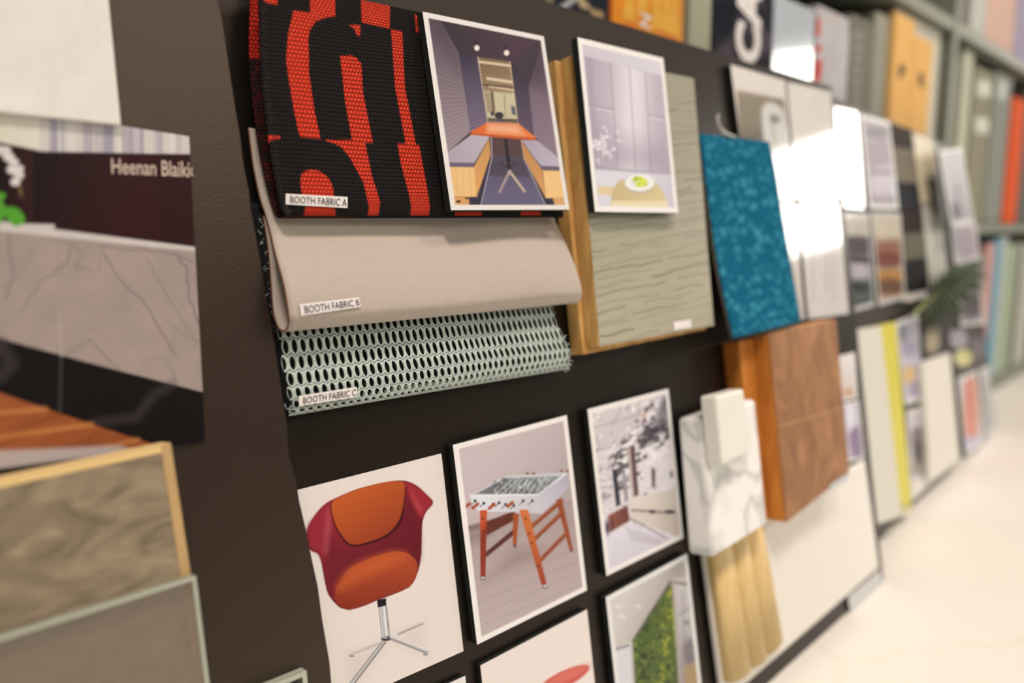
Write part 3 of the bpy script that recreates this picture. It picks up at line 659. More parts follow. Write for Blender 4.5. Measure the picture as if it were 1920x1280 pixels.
    c.poly([(206, 1120), (300, 1128), (300, 1175), (210, 1175)], (214, 156, 100), 3); c.ell(240, 1150, 14, 8, (90, 50, 36)); c.ell(288, 1132, 12, 6, (100, 60, 40)); c.poly([(345, 1122), (420, 890), (396, 1000), (312, 1172), (300, 1128)], (56, 48, 66), 3, .85)
    c.poly([(596, 796), (692, 798), (822, 908), (823, 955), (712, 950)], ((170, 154, 168), (186, 172, 184), (640, 800), (800, 930)), 2.5); c.poly([(640, 868), (712, 944), (823, 948), (824, 972), (718, 970)], (100, 88, 106), 2.5)
    c.poly([(596, 798), (716, 966), (738, 1130), (612, 900)], ((190, 130, 76), (206, 150, 94), (600, 820), (730, 1100)), 2.5); c.poly([(720, 970), (830, 973), (845, 1132), (738, 1130)], (236, 188, 126), 2.5)
    c.poly([(780, 1130), (850, 1130), (850, 1176), (790, 1172)], (214, 160, 104), 3)
    c.border(.038, .028)
q = quad(B2, [(791.5, 22), (1019, 68.5), (1067, 393), (845, 394)], [.0265, .0265, .0275, .0275])
photo(q, .005, 'print of a purple booth with an orange table on the red knit swatch', p_booth, (230, 370), (780, 0, .3282), gain=.9)

# oak blocks and the kitchen print on them
M_OAKSIDE = wood('golden_oak_side', (186, 128, 62), (236, 184, 112), (8, 1.2, 8), .5, 1.5)
M_OAKF = wood('golden_oak', (196, 150, 88), (216, 172, 108), (1, 6, 1), .5, 1.0)
q = quad(B2, [(1041, 112), (1272, 165), (1325, 617), (1094, 665)], .013)
tag(slab('wood_block', q, .0125, M_OAKSIDE, bevel=.001), 'golden oak block mostly hidden behind the grey grained panel', 'wood sample')
q = quad(B2, [(1076, 101), (1300, 147), (1338, 610), (1124, 650)], .0262)
blk = tag(slab('wood_block', q, .0125, M_OAKSIDE, bevel=.0008), 'golden oak block faced with grey grained veneer under the kitchen print', 'wood sample')
def p_oakgrey(c):
    c.put(np.ones(len(c.X)), ((150, 141, 120), (170, 158, 134), (1200, 300), (1200, 640)))
    c.grain(.05, 120, 4, -12, 1); c.grain(.05, 30, 60, 0, 9)
    r = random.Random(11)
    for k in range(36):
        y0 = 190+k*14.5+r.uniform(-4, 4); sl = .02-.24*min(1, k/22)+r.uniform(-.03, .03); x = 1070+r.uniform(0, 60)
        while x < 1345:
            ln = r.uniform(50, 200); w_ = r.uniform(1.0, 2.8); ph = r.uniform(0, 6)
            c.line([(x+ln*i/8, y0+(x+ln*i/8-1210)*sl+2.2*math.sin((x+ln*i/8)*.05+ph)+1.2*math.sin((x+ln*i/8)*.13+k)) for i in range(9)], w_, (92, 80, 62), 2.2, r.uniform(.3, .85)); x += ln+r.uniform(4, 40)
    for k in range(40):
        x, y = r.uniform(1080, 1330), r.uniform(160, 640); c.line([(x, y), (x+r.uniform(12, 40), y-r.uniform(2, 9))], 1.1, (110, 98, 80), 1.5, .5)
cv = Canvas(q, 190, 300); p_oakgrey(cv); v = picture('veneer', q, cv, vcol('grey_veneer', .45, .3), blk, off=.0004); v['label'] = 'grey brushed oak veneer with dark grain'
l = slab('label', quad(B2, [(1263, 603), (1296, 598), (1296, 614), (1264, 619)], .0272), .0002, M_PAPER, blk); l['label'] = 'small white paper label'
def p_kitchen(c):
    c.put(np.ones(len(c.X)), (184, 170, 180))
    c.poly([(120, 60), (450, 140), (440, 205), (150, 132)], ((196, 184, 190), (206, 196, 202), (150, 90), (430, 180)), 3)
    c.poly([(150, 132), (438, 205), (482, 575), (190, 552)], lambda s: lin((176, 160, 170))[None]*(1-np.exp(-((s.X-330)/70)**2)[:, None])+lin((216, 204, 208))[None]*np.exp(-((s.X-330)/70)**2)[:, None], 3)
    c.poly([(190, 420), (478, 470), (484, 575), (192, 552)], (150, 132, 148), 50, .55)
    for a in ([(246, 158), (275, 556)], [(318, 176), (342, 560)], [(378, 190), (400, 566)]): c.line(a, 4, (140, 124, 136), 3, .7)
    for a in ([(163, 315), (256, 330)], [(392, 352), (462, 366)]): c.line(a, 5, (140, 124, 136), 3, .6); c.line([(x, y+9) for x, y in a], 5, (214, 204, 208), 3, .7)
    c.poly([(150, 132), (180, 140), (205, 552), (190, 552)], (160, 144, 156), 8, .7)
    c.poly([(190, 552), (484, 572), (492, 710), (203, 705)], ((208, 200, 206), (192, 180, 190), (300, 560), (480, 690)), 3); c.line([(190, 552), (484, 573)], 5, (150, 134, 146), 4)
    c.poly([(200, 618), (262, 622), (262, 655), (202, 648)], (214, 188, 146), 4)
    c.poly([(248, 680), (256, 630), (280, 596), (340, 588), (410, 596), (446, 640), (464, 694), (250, 696)], ((192, 166, 122), (204, 182, 134), (260, 600), (440, 690)), 4); c.poly([(250, 674), (460, 674), (464, 697), (250, 697)], (222, 202, 166), 4)
    c.ell(357, 612, 58, 33, (176, 160, 140), soft=3); c.ell(357, 606, 55, 31, (232, 226, 222), soft=3); c.ell(357, 604, 40, 20, (214, 206, 200), soft=4)
    r = random.Random(2)
    for k in range(16): c.ell(357+r.uniform(-22, 22), 600+r.uniform(-16, 14), 9, 8, r.choice([(186, 196, 44), (206, 210, 70), (160, 178, 40)]), soft=3)
    for k in range(46): c.ell(222+r.gauss(0, 24), 455+r.gauss(0, 28), r.uniform(3, 9), r.uniform(3, 7), (226, 216, 220), soft=3, op=.75)
    for k in range(6): c.line([(212+k*6, 540), (200+k*10+r.uniform(-10, 10), 440+r.uniform(-20, 20))], 2, (190, 180, 180), 2, .5)
    c.border(.045, .035)
q = quad(B2, [(1082, 70), (1243, 109), (1271, 399), (1115, 397)], .0345)
photo(q, .0055, 'print of a lilac kitchen with green fruit mounted on the grey grained block', p_kitchen, (150, 240), (1020, 40, .5))

def p_chair(c):
    c.put(np.ones(len(c.X)), (226, 209, 199))
    c.poly([(345, 1150), (500, 1088), (600, 1048), (735, 985), (740, 1150), (560, 1090), (400, 1290), (350, 1290)], (205, 188, 182), 30, .5)
    c.line([(600, 1048), (722, 994)], 10, (186, 174, 170), 3); c.line([(600, 1052), (722, 999)], 3, (110, 100, 100), 2); c.line([(510, 1094), (358, 1150)], 9, (196, 184, 178), 4); c.line([(505, 1096), (358, 1158)], 3, (150, 140, 138), 3, .8)
    c.poly([(500, 915), (541, 908), (557, 1062), (516, 1068)], (206, 198, 196), 1.6)
    for x, col, w_ in ((504, (90, 82, 84), 3), (516, (150, 142, 144), 4), (530, (240, 232, 228), 5), (538, (96, 88, 88), 4), (544, (150, 142, 140), 3)): c.line([(x, 918), (x+15, 1062)], w_, col, 1.5)
    c.line([(562, 1066), (745, 1130)], 16, (176, 166, 164), 2); c.line([(565, 1062), (745, 1124)], 4, (236, 228, 222), 2); c.line([(558, 1074), (740, 1138)], 4, (92, 84, 84), 2)
    c.line([(530, 1086), (360, 1300)], 20, (190, 182, 178), 2); c.line([(536, 1090), (372, 1300)], 5, (70, 64, 66), 2); c.line([(522, 1084), (350, 1298)], 4, (120, 112, 112), 2)
    c.ell(370, 1158, 14, 4, (140, 130, 130)); c.ell(735, 1143, 13, 4, (130, 120, 120))
    c.ell(537, 1074, 24, 10, (60, 54, 56)); c.ell(535, 1066, 20, 6, (170, 160, 160)); c.ell(548, 1064, 8, 4, (20, 18, 20))
    c.poly([(494, 884), (540, 876), (541, 912), (498, 922)], (26, 24, 28), 1.6)
    shell = [(345, 335), (420, 308), (520, 284), (600, 274), (650, 281), (700, 308), (745, 352), (774, 382), (772, 404), (742, 440), (724, 490), (720, 560), (718, 640), (702, 735), (655, 820), (500, 885), (430, 915), (360, 933), (310, 920), (268, 878), (245, 830), (220, 700), (205, 655), (165, 632), (148, 590), (148, 520), (185, 450), (240, 388)]
    c.blob(shell, ((140, 36, 48), (100, 22, 34), (200, 420), (640, 700)), 1.6)
    c.blob([(262, 385), (170, 480), (150, 530), (155, 610), (205, 645), (222, 660), (236, 540), (255, 450)], (150, 40, 54), 14, .9)
    c.blob([(250, 420), (240, 520), (232, 640), (250, 640), (262, 520)], (196, 88, 96), 12, .55)
    c.blob([(640, 285), (700, 312), (772, 388), (735, 440), (722, 470), (690, 440), (650, 340)], (158, 40, 50), 8, .8); c.blob([(660, 320), (700, 380), (725, 430), (712, 450), (680, 400)], (190, 70, 76), 8, .45)
    c.blob([(640, 400), (700, 470), (712, 640), (690, 700), (560, 640), (420, 690), (320, 780), (290, 850), (262, 840), (240, 700), (262, 560), (330, 620), (480, 620), (590, 530)], (100, 22, 34), 20, .55)
    c.line([(150, 525), (158, 610), (205, 648), (222, 700), (248, 830), (272, 880), (310, 922), (362, 935)], 4, (80, 14, 26), 2, .8); c.line([(718, 640), (702, 735), (655, 820), (500, 885)], 5, (90, 16, 22), 3, .7)
    c.blob([(262, 402), (300, 362), (420, 312), (520, 290), (600, 280), (628, 292), (634, 320), (630, 400), (612, 500), (545, 568), (440, 608), (370, 616), (330, 590), (285, 510)], (60, 12, 16), 4)
    c.blob([(266, 402), (300, 360), (420, 310), (520, 286), (600, 277), (626, 286), (632, 312), (625, 400), (600, 490), (540, 556), (440, 596), (375, 606), (335, 580), (290, 505)], ((188, 86, 38), (142, 52, 30), (380, 330), (560, 600)), 2)
    c.blob([(285, 862), (300, 810), (345, 742), (400, 702), (500, 662), (580, 643), (640, 650), (690, 690), (694, 750), (650, 820), (500, 880), (430, 912), (360, 932), (312, 915), (290, 890)], ((172, 72, 38), (136, 46, 28), (480, 680), (500, 900)), 2)
    c.blob([(300, 820), (345, 748), (400, 708), (500, 668), (580, 650), (640, 662), (560, 720), (420, 780), (330, 830)], (200, 92, 46), 24, .6)
    c.grain(.05, 6, seed=3, mask=((c.C[:, 0] > c.C[:, 1]*2)).astype(float))
q = quad(B2, [(549, 921), (827, 850.5), (868.5, 1220), (620, 1331)], .0012)
photo(q, .001, 'print of a red and orange armchair on a chrome base beside the torn edge', p_chair, (260, 320), (520, 800, .375), backing=M_PAPER, gain=.97)

def p_foos(c):
    c.poly([(60, 262), (560, 130), (640, 500), (120, 620)], ((196, 176, 176), (172, 154, 154), (250, 250), (560, 480)), 2)
    c.poly([(110, 612), (345, 560), (640, 470), (660, 900), (160, 1130)], ((166, 146, 142), (184, 164, 160), (300, 600), (350, 1080)), 3)
    c.poly([(110, 612), (240, 575), (245, 600), (120, 640)], (112, 92, 92), 6, .8); c.poly([(120, 640), (260, 590), (230, 640), (130, 700)], (136, 114, 112), 18, .7)
    for k in range(7): c.line([(130, 900+k*52), (640, 690+k*52)], 2.5, (146, 124, 122), 3, .5)
    c.grain(.04, 60, 8, -22, 3); c.poly([(200, 840), (330, 700), (460, 700), (400, 760), (300, 800)], (140, 118, 116), 26, .6)
    c.poly([(205, 590), (330, 540), (335, 580), (205, 650)], (96, 46, 36), 3); c.poly([(203, 720), (330, 615), (332, 640), (203, 745)], (84, 44, 38), 3)
    c.poly([(322, 555), (347, 555), (336, 692), (320, 690)], (158, 76, 40), 3); c.ell(329, 694, 6, 8, (90, 80, 80))
    c.poly([(505, 495), (530, 488), (580, 708), (564, 712)], (146, 70, 42), 3); c.ell(573, 714, 8, 4, (90, 80, 80))
    for a, w_ in (([(398, 612), (530, 500)], 17), ([(415, 662), (535, 548)], 18), ([(440, 752), (552, 638)], 18)): c.line(a, w_, (150, 76, 44), 3); c.line([(x, y+7) for x, y in a], 4, (96, 46, 30), 3, .7)
    c.poly([(135, 475), (290, 393), (545, 380), (562, 400), (432, 492)], (196, 192, 194), 3)
    c.poly([(160, 470), (290, 402), (530, 392), (428, 472)], (138, 138, 140), 3); c.poly([(175, 468), (285, 405), (300, 410), (240, 470)], (96, 92, 96), 5, .8)
    r = random.Random(3)
    for k in range(95): x, y = r.uniform(235, 500), r.uniform(402, 466); c.line([(x, y), (x+r.uniform(-10, 10), y+r.uniform(4, 16))], r.uniform(3, 7), r.choice([(40, 46, 46), (60, 64, 66), (196, 196, 196), (80, 96, 88)]), 3, .8)
    for k in range(8): c.line([(250+k*28, 470), (330+k*22, 395)], 2.5, (210, 206, 206), 2, .8)
    c.poly([(140, 478), (430, 472), (446, 556), (340, 548), (180, 546), (148, 520)], ((216, 210, 212), (196, 188, 192), (200, 490), (400, 545)), 2.5); c.line([(140, 478), (430, 474), (548, 384)], 6, (228, 222, 222), 2)
    c.poly([(430, 474), (556, 384), (564, 440), (446, 556)], ((194, 186, 194), (172, 162, 172), (440, 500), (560, 400)), 2.5)
    for x, y in ((160, 500), (197, 510), (236, 514), (262, 508), (290, 515), (325, 520), (365, 500), (404, 500)): c.line([(x-16, y+16), (x, y)], 4, (90, 84, 88), 2.5); c.ell(x, y, 6, 7, (52, 58, 56))
    for x, y in ((124, 522), (160, 522), (230, 524), (308, 516)): c.line([(x-10, y+8), (x+11, y-9)], 14, (158, 70, 36), 2.5)
    for x, y in ((530, 372), (556, 372), (383, 382), (410, 383)): c.ell(x, y, 8, 5, (130, 80, 60))
    c.poly([(180, 540), (211, 538), (204, 824), (183, 826)], ((186, 78, 42), (136, 50, 30), (184, 600), (208, 620)), 2); c.poly([(348, 538), (386, 538), (466, 856), (444, 862)], ((200, 108, 56), (150, 60, 34), (400, 560), (430, 850)), 2)
    for p in ((192, 575), (196, 632), (192, 665), (188, 750), (375, 575), (388, 640), (400, 680), (428, 780)): c.ell(p[0], p[1], 5, 5, (90, 50, 40))
    for x, y in ((193, 832), (460, 870)): c.ell(x, y, 11, 8, (120, 110, 110)); c.ell(x, y-3, 5, 4, (210, 204, 204))
    c.border(.042, .028)
q = quad(B2, [(848.5, 834), (1062, 778), (1100, 1106), (894, 1208)], .0055)
photo(q, .0045, 'print of a white table football game on wooden legs', p_foos, (220, 300), (820, 720, .4378))

def p_arch(c):
    c.put(np.ones(len(c.X)), (218, 204, 204))
    c.poly([(55, 150), (385, 70), (380, 120), (250, 300), (80, 320)], ((208, 192, 192), (196, 182, 186), (100, 150), (260, 260)), 4)
    for a in ([(75, 225), (330, 150)], [(85, 318), (225, 300)], [(85, 265), (100, 320)], [(185, 140), (150, 215)], [(95, 390), (230, 330)]): c.line(a, 4, (150, 136, 142), 3, .8)
    c.blob([(262, 160), (300, 150), (310, 180), (280, 205)], (206, 168, 156), 8, .6)
    m = np.exp(-(((c.X-330)*.8+(c.Y-235)*.7)/85)**2-(((c.Y-235)*.8-(c.X-330)*-.7)/150)**2); n_ = c.noise(30, 16, -35, 3, 5); c.put((n_-.70+m*.36)*8, (70, 62, 70), .9)
    c.put((c.noise(22, 12, -35, 2, 15)-.70+m*.2)*8, (232, 222, 218)); c.blob([(355, 110), (380, 95), (390, 260), (350, 250), (300, 300), (270, 260), (320, 210)], (56, 48, 58), 12, .75)
    c.poly([(208, 308), (240, 295), (258, 505), (236, 515)], (88, 66, 66), 3); c.poly([(210, 310), (222, 305), (240, 510), (232, 515)], (190, 168, 160), 3)
    c.poly([(146, 398), (166, 400), (184, 545), (164, 556)], (44, 42, 52), 3); c.poly([(188, 400), (202, 402), (216, 530), (200, 535)], (150, 136, 142), 3); c.poly([(310, 390), (328, 400), (326, 480), (312, 470)], (86, 74, 78), 4); c.poly([(340, 330), (400, 300), (405, 480), (345, 500)], (226, 214, 212), 4, .8); c.ell(394, 420, 8, 16, (140, 130, 136)); 
    c.poly([(84, 320), (140, 330), (165, 560), (110, 600)], (206, 192, 196), 5, .5)
    c.poly([(215, 520), (410, 480), (432, 680), (226, 600)], ((214, 200, 190), (194, 176, 164), (240, 540), (420, 660)), 3)
    for x in range(238, 425, 16): c.line([(x, 575), (x+12, 660)], 2.5, (170, 152, 142), 2, .5)
    c.line([(230, 568), (300, 572), (405, 578)], 7, (92, 72, 72), 4); 
    for x in (315, 380, 396): c.ell(x, 574, 14, 8, (60, 46, 50))
    c.poly([(130, 590), (212, 545), (222, 612), (135, 662)], ((140, 80, 66), (106, 60, 58), (140, 600), (220, 600)), 4); c.line([(150, 600), (150, 650)], 6, (60, 40, 48), 4); c.ell(128, 640, 10, 30, (76, 64, 84), soft=5)
    c.poly([(120, 690), (225, 620), (370, 680), (430, 690), (300, 760), (128, 830)], ((214, 204, 212), (200, 188, 196), (180, 660), (260, 780)), 4)
    for k in range(9): c.line([(205+k*17, 638+k*6), (235+k*17, 690+k*4)], 5, (160, 146, 152), 3, .7)
    c.line([(225, 602), (375, 682)], 5, (110, 96, 102), 3); c.border(.045, .032)
q = quad(B2, [(1101, 767), (1252.5, 728.5), (1281, 1008), (1136.5, 1079.5)], .0055)
photo(q, .0045, 'print of a white open plan kitchen interior beside the table football print', p_arch, (140, 220), (1080, 700, .453))

def p_green(c):
    c.put(np.ones(len(c.X)), (190, 178, 172)); c.poly([(120, 925), (465, 745), (470, 830), (400, 850), (230, 1110), (160, 1130)], ((202, 190, 184), (168, 156, 148), (200, 950), (330, 1000)), 4)
    for a in ([(180, 1000), (200, 1010)], [(165, 960), (180, 965)], [(250, 960), (262, 966)]): c.line(a, 10, (226, 216, 212), 4, .7)
    g = [(388, 868), (402, 878), (418, 1060), (445, 1500), (255, 1500), (232, 1110)]
    c.poly(g, (78, 92, 44), 4); n_ = c.noise(16, 14, 0, 3, 3); ins = (c.C[:, 1] > c.C[:, 0]*1.02) & (c.C[:, 2] < .09); msk = ins.astype(float)
    c.put((n_-.56)*6*msk, (104, 116, 60)); c.put((c.noise(12, 12, 0, 2, 9)-.6)*7*msk, (40, 50, 26))
    n2 = np.exp(-((c.X-(385-(c.Y-880)*.07))/24)**2); c.put((n2*.8-.45+(n_-.5)*2.2)*1.6*msk, (146, 148, 52), .85); n3_ = np.exp(-((c.X-415)/14)**2-((c.Y-1010)/90)**2); c.put(n3_*msk*1.2, (150, 160, 40))
    c.line([(234, 1105), (388, 862), (462, 872)], 7, (44, 40, 40), 3, .9)
    c.poly([(160, 1135), (222, 1112), (240, 1500), (185, 1500)], (206, 200, 200), 4); c.line([(165, 1140), (215, 1125)], 8, (90, 90, 100), 4)
    c.poly([(398, 870), (462, 884), (530, 1500), (440, 1500), (420, 1060)], ((196, 186, 184), (150, 138, 140), (430, 900), (480, 1200)), 4); c.line([(400, 872), (445, 1500)], 10, (170, 156, 146), 4)
    c.line([(425, 1000), (470, 965)], 4, (110, 104, 110), 3); c.line([(440, 900), (452, 1170)], 4, (120, 112, 116), 3, .7); c.ell(455, 1030, 12, 8, (120, 114, 118), soft=5); c.blob([(445, 1120), (480, 1100), (495, 1190), (450, 1200)], (110, 100, 104), 10, .8); c.poly([(446, 1210), (500, 1190), (520, 1500), (455, 1500)], (160, 132, 98), 5)
    c.border(.045, .032, (222, 214, 208))
q = rect(B2, (1135, 1119), (1288, 1037), .129, .0055)
photo(q, .0045, 'print of a mossy green living wall under a pale ceiling', p_green, (120, 180), (1080, 700, .453))
def p_oval(c):
    c.put(np.ones(len(c.X)), (226, 209, 199)); c.ell(540, 1262, 122, 34, (196, 84, 74), rot=-26, soft=1.6); c.ell(545, 1252, 108, 22, (212, 112, 98), rot=-27, soft=6, op=.7)
    c.line([(520, 1290), (500, 1500)], 10, (60, 56, 58), 2)
q = rect(B2, (900, 1247), (1100, 1142), .129, .004)
photo(q, .0035, 'white print with a red oval tabletop at the bottom edge', p_oval, (110, 140), (820, 720, .4378))
q = rect(B2, (660, 1362), (872, 1266), .129, .003)
photo(q, .0025, 'corner of a white print just below the armchair print', lambda c: (c.put(np.ones(len(c.X)), (224, 210, 202)), c.poly([(760, 1420), (840, 1400), (860, 1500), (760, 1500)], (150, 60, 50), 2)), (40, 50))

# ================================================================== MIDDLE BOARD: RIGHT HALF
def p_sketch(c):
    c.put(np.ones(len(c.X)), (226, 212, 202)); c.grain(.03, 60, seed=3)
    c.poly([(192, 176), (402, 215), (418, 330), (340, 560), (214, 520)], ((160, 138, 120), (124, 114, 98), (220, 190), (320, 360)), 5)
    c.blob([(215, 215), (300, 225), (310, 330), (220, 350)], (140, 132, 112), 14, .7); c.blob([(305, 270), (400, 270), (430, 500), (440, 650), (360, 650)], (214, 206, 198), 7)
    c.line([(320, 260), (340, 420)], 10, (220, 212, 206), 5); c.line([(345, 300), (365, 420)], 6, (110, 100, 90), 5, .7); c.blob([(345, 290), (385, 300), (375, 330), (350, 325)], (84, 78, 70), 6, .7); c.blob([(372, 505), (410, 500), (405, 525), (372, 528)], (130, 116, 104), 7)
q = quad(B2, [(1369, 121), (1472, 151), (1488.5, 376), (1402, 374)], .005)
photo(q, .004, 'glossy print of a pale interior directly behind the teal swatch', p_sketch, (80, 110), (1300, 100, .4217), mat=M_GLOSS)
def p_pale(c):
    c.put(np.ones(len(c.X)), ((226, 214, 204), (216, 202, 192), (500, 150), (600, 640))); c.blob([(565, 570), (600, 570), (600, 600), (560, 600)], (206, 176, 120), 8, .7); c.grain(.04, 50, seed=4)
q = quad(B2, [(1475, 153), (1557.5, 172), (1570.5, 376.5), (1493, 374)], .005)
photo(q, .004, 'blank glossy print washed out by glare, upper right of the middle board', p_pale, (60, 100), (1300, 100, .4217), mat=M_GLOSS)
def p_lamp(c):
    c.put(np.ones(len(c.X)), (222, 210, 202)); c.grain(.03, 40, seed=6)
    for a in ([(545, 735), (590, 860), (592, 1060)], [(528, 760), (530, 1100)], [(618, 850), (622, 1100)]): c.line(a, 5, (178, 166, 158), 6, .7)
    c.line([(548, 740), (565, 800)], 8, (120, 100, 70), 6, .8); c.line([(560, 985), (640, 980)], 5, (190, 176, 170), 6, .6)
q = quad(B2, [(1496, 381), (1571.5, 383.5), (1591.5, 588), (1515, 598)], .005)
photo(q, .004, 'glossy white print of a thin line drawing under the blank one', p_lamp, (60, 90), (1300, 100, .4217), mat=M_GLOSS)
q = quad(B2, [(1403, 379), (1490, 380), (1509, 598), (1425, 612)], .005)
photo(q, .004, 'glossy white print mostly covered by the teal swatch, its right strip showing', p_pale, (40, 60), (1300, 100, .4217), mat=M_GLOSS)

# curl of clear film above the teal swatch
cvs = [(1346, 214), (1345, 228), (1350, 241), (1358, 249), (1370, 254), (1380, 258)]
vs = []; fs = []
for k, (x, y) in enumerate(cvs):
    ww = 4.0-abs(k-3)*.6; vs += [B2.at(x-ww, y+ww*.6, .014), B2.at(x+ww, y-ww*.6, .018), B2.at(x+ww, y-ww*.6, .0175), B2.at(x-ww, y+ww*.6, .0135)]
for k in range(5):
    i = 4*k; fs += [(i, i+1, i+5, i+4), (i+1, i+2, i+6, i+5), (i+2, i+3, i+7, i+6), (i+3, i, i+4, i+7)]
fs += [(3, 2, 1, 0), (20, 21, 22, 23)]
tag(mk('tape_curl', vs, fs, flat('milky_tape', (220, 206, 196), .3), smooth=True), 'curled scrap of pale tape above the teal swatch', 'tape')

# teal swatch on a stiff grey card, kicking out at the foot
rT = [(1311, 251, .014, 1441, 266, .012), (1320, 325, .017, 1455, 330, .014), (1331, 410, .020, 1466, 400, .017), (1345, 500, .025, 1482, 490, .021), (1362, 580, .031, 1494, 560, .026), (1375, 634, .036, 1500, 603, .030)]
fT = sheet_fn(B2, rT, .0006, 1.5, 1)
m, nt, b = new_mat('teal_boucle'); b.inputs['Roughness'].default_value = .95; b.inputs['Specular IOR Level'].default_value = .05
tc = N(nt, 'ShaderNodeTexCoord'); vo = N(nt, 'ShaderNodeTexVoronoi', i_Scale=17.0, i_Randomness=.75); mp = N(nt, 'ShaderNodeMapping'); mp.inputs['Scale'].default_value = (.62, 1.5, 1); mp.inputs['Rotation'].default_value = (0, 0, .5)
nt.links.new(tc.outputs['UV'], mp.inputs[0]); nt.links.new(mp.outputs[0], vo.inputs['Vector'])
cr = N(nt, 'ShaderNodeValToRGB'); cr.color_ramp.elements[0].color = (*alb((66, 146, 166)), 1); cr.color_ramp.elements[1].color = (*alb((20, 88, 112)), 1); cr.color_ramp.elements[1].position = .62
no = N(nt, 'ShaderNodeTexNoise', i_Scale=7.0, i_Detail=3.0); nt.links.new(mp.outputs[0], no.inputs[0]); mt = N(nt, 'ShaderNodeMath', operation='MULTIPLY_ADD'); mt.inputs[1].default_value = .7; nt.links.new(no.outputs['Fac'], mt.inputs[0])
m2 = N(nt, 'ShaderNodeMath', operation='SUBTRACT'); m2.inputs[1].default_value = .30; nt.links.new(vo.outputs['Distance'], mt.inputs[2]); nt.links.new(mt.outputs[0], m2.inputs[0]); nt.links.new(m2.outputs[0], cr.inputs[0]); nt.links.new(cr.outputs[0], b.inputs['Base Color'])
bp = N(nt, 'ShaderNodeBump', i_Strength=.8, i_Distance=.001, invert=True); nt.links.new(vo.outputs['Distance'], bp.inputs['Height']); nt.links.new(bp.outputs[0], b.inputs['Normal'])
tl = tag(empty('fabric_swatch', B2.at(1400, 420, .01)), 'teal boucle swatch on grey card tilting out from the board', 'fabric swatch')
sheet('cloth', fT, 30, 60, m, tl, .002)
fTb = sheet_fn(B2, [(a, b_, c_-.0022, d, e, f_-.0022) for a, b_, c_, d, e, f_ in [(r[0]-3, r[1]+1, r[2], r[3]-3, r[4], r[5]) for r in rT]])
sheet('card_backing', fTb, 4, 20, flat('grey_card', (122, 112, 104), .8), tl, .0022)

# walnut toned block, with a second darker one behind
M_WAL = wood('brown_burl', (126, 76, 42), (172, 118, 74), (2.2, 1.1, 1), .5, 2.0); M_WALS = wood('orange_wood_side', (170, 92, 30), (222, 144, 60), (6, .8, 6), .5, 1.0)
# prints at the board's right edge, partly behind the block
def p_o(c): c.put(np.ones(len(c.X)), ((224, 212, 206), (200, 180, 172), (1585, 665), (1590, 745))); c.ell(1590, 735, 9, 7, (196, 150, 110), soft=5); c.border(.05, .04)
q = quad(B2, [(1558, 671), (1602, 660), (1608, 745), (1564, 757)], .005); photo(q, .004, 'small pale print peeking out right of the brown wood block, upper', p_o, (30, 40))
def p_p(c):
    c.put(np.ones(len(c.X)), (186, 172, 184)); c.blob([(1585, 765), (1600, 762), (1602, 800), (1590, 810)], (216, 208, 214), 5); c.blob([(1592, 810), (1612, 800), (1618, 850), (1600, 858)], (120, 92, 122), 7, .8); c.border(.05, .04)
q = quad(B2, [(1565, 760), (1610, 750), (1620, 858), (1575, 872)], .005); photo(q, .004, 'small violet tinted print peeking out right of the brown wood block, lower', p_p, (30, 40))
q = quad(B2, [(1385, 640), (1444, 627), (1480, 950), (1422, 985)], .0180)
t = tag(slab('wood_block', q, .0174, M_WALS, bevel=.0008), 'dark orange brown wood offcut between the marble and the burl block', 'wood sample')
q = quad(B2, [(1441, 628), (1565.5, 597.5), (1591, 885), (1473, 979)], [.034, .034, .034, .034])
t = tag(slab('wood_block', q, .0155, M_WALS, bevel=.001), 'large orange brown wood block with burl face under the teal swatch', 'wood sample')
v = slab('face_veneer', [p+NB*.0009 for p in q], .0009, M_WAL, t); v['label'] = 'matt brown burl face with two joined sheets'
q2 = quad(B2, [(1458, 799), (1580, 763), (1580.2, 765.4), (1458.2, 801.6)], .0352); slab('seam', q2, .0003, flat('pale_seam', (190, 140, 96), .6), t)
l = slab('label', quad(B2, [(1556, 909), (1590, 887), (1592, 897), (1559, 919)], .0358), .0004, flat('grey_white_label', (196, 190, 186), .5), t); l['label'] = 'grey white label at the lower right corner'

# white laminate sheet and its hanging label
q = quad(B2, [(1320, 1030), (1622, 862), (1648.5, 1064), (1358, 1318)], .0075)
lam = tag(slab('laminate_panel', q, .005, flat('white_laminate', (226, 212, 198), .18, .6, .01), bevel=.0012), 'large plain white laminate panel at the lower right of the middle board', 'laminate sample')
q = quad(B2, [(1590, 1117), (1649, 1068), (1657, 1097), (1595, 1147)], .003)
tag(slab('name_label', q, .0006, flat('grey_white_tag', (200, 192, 186), .5)), 'small grey white label hanging off the bottom edge of the middle board', 'label')

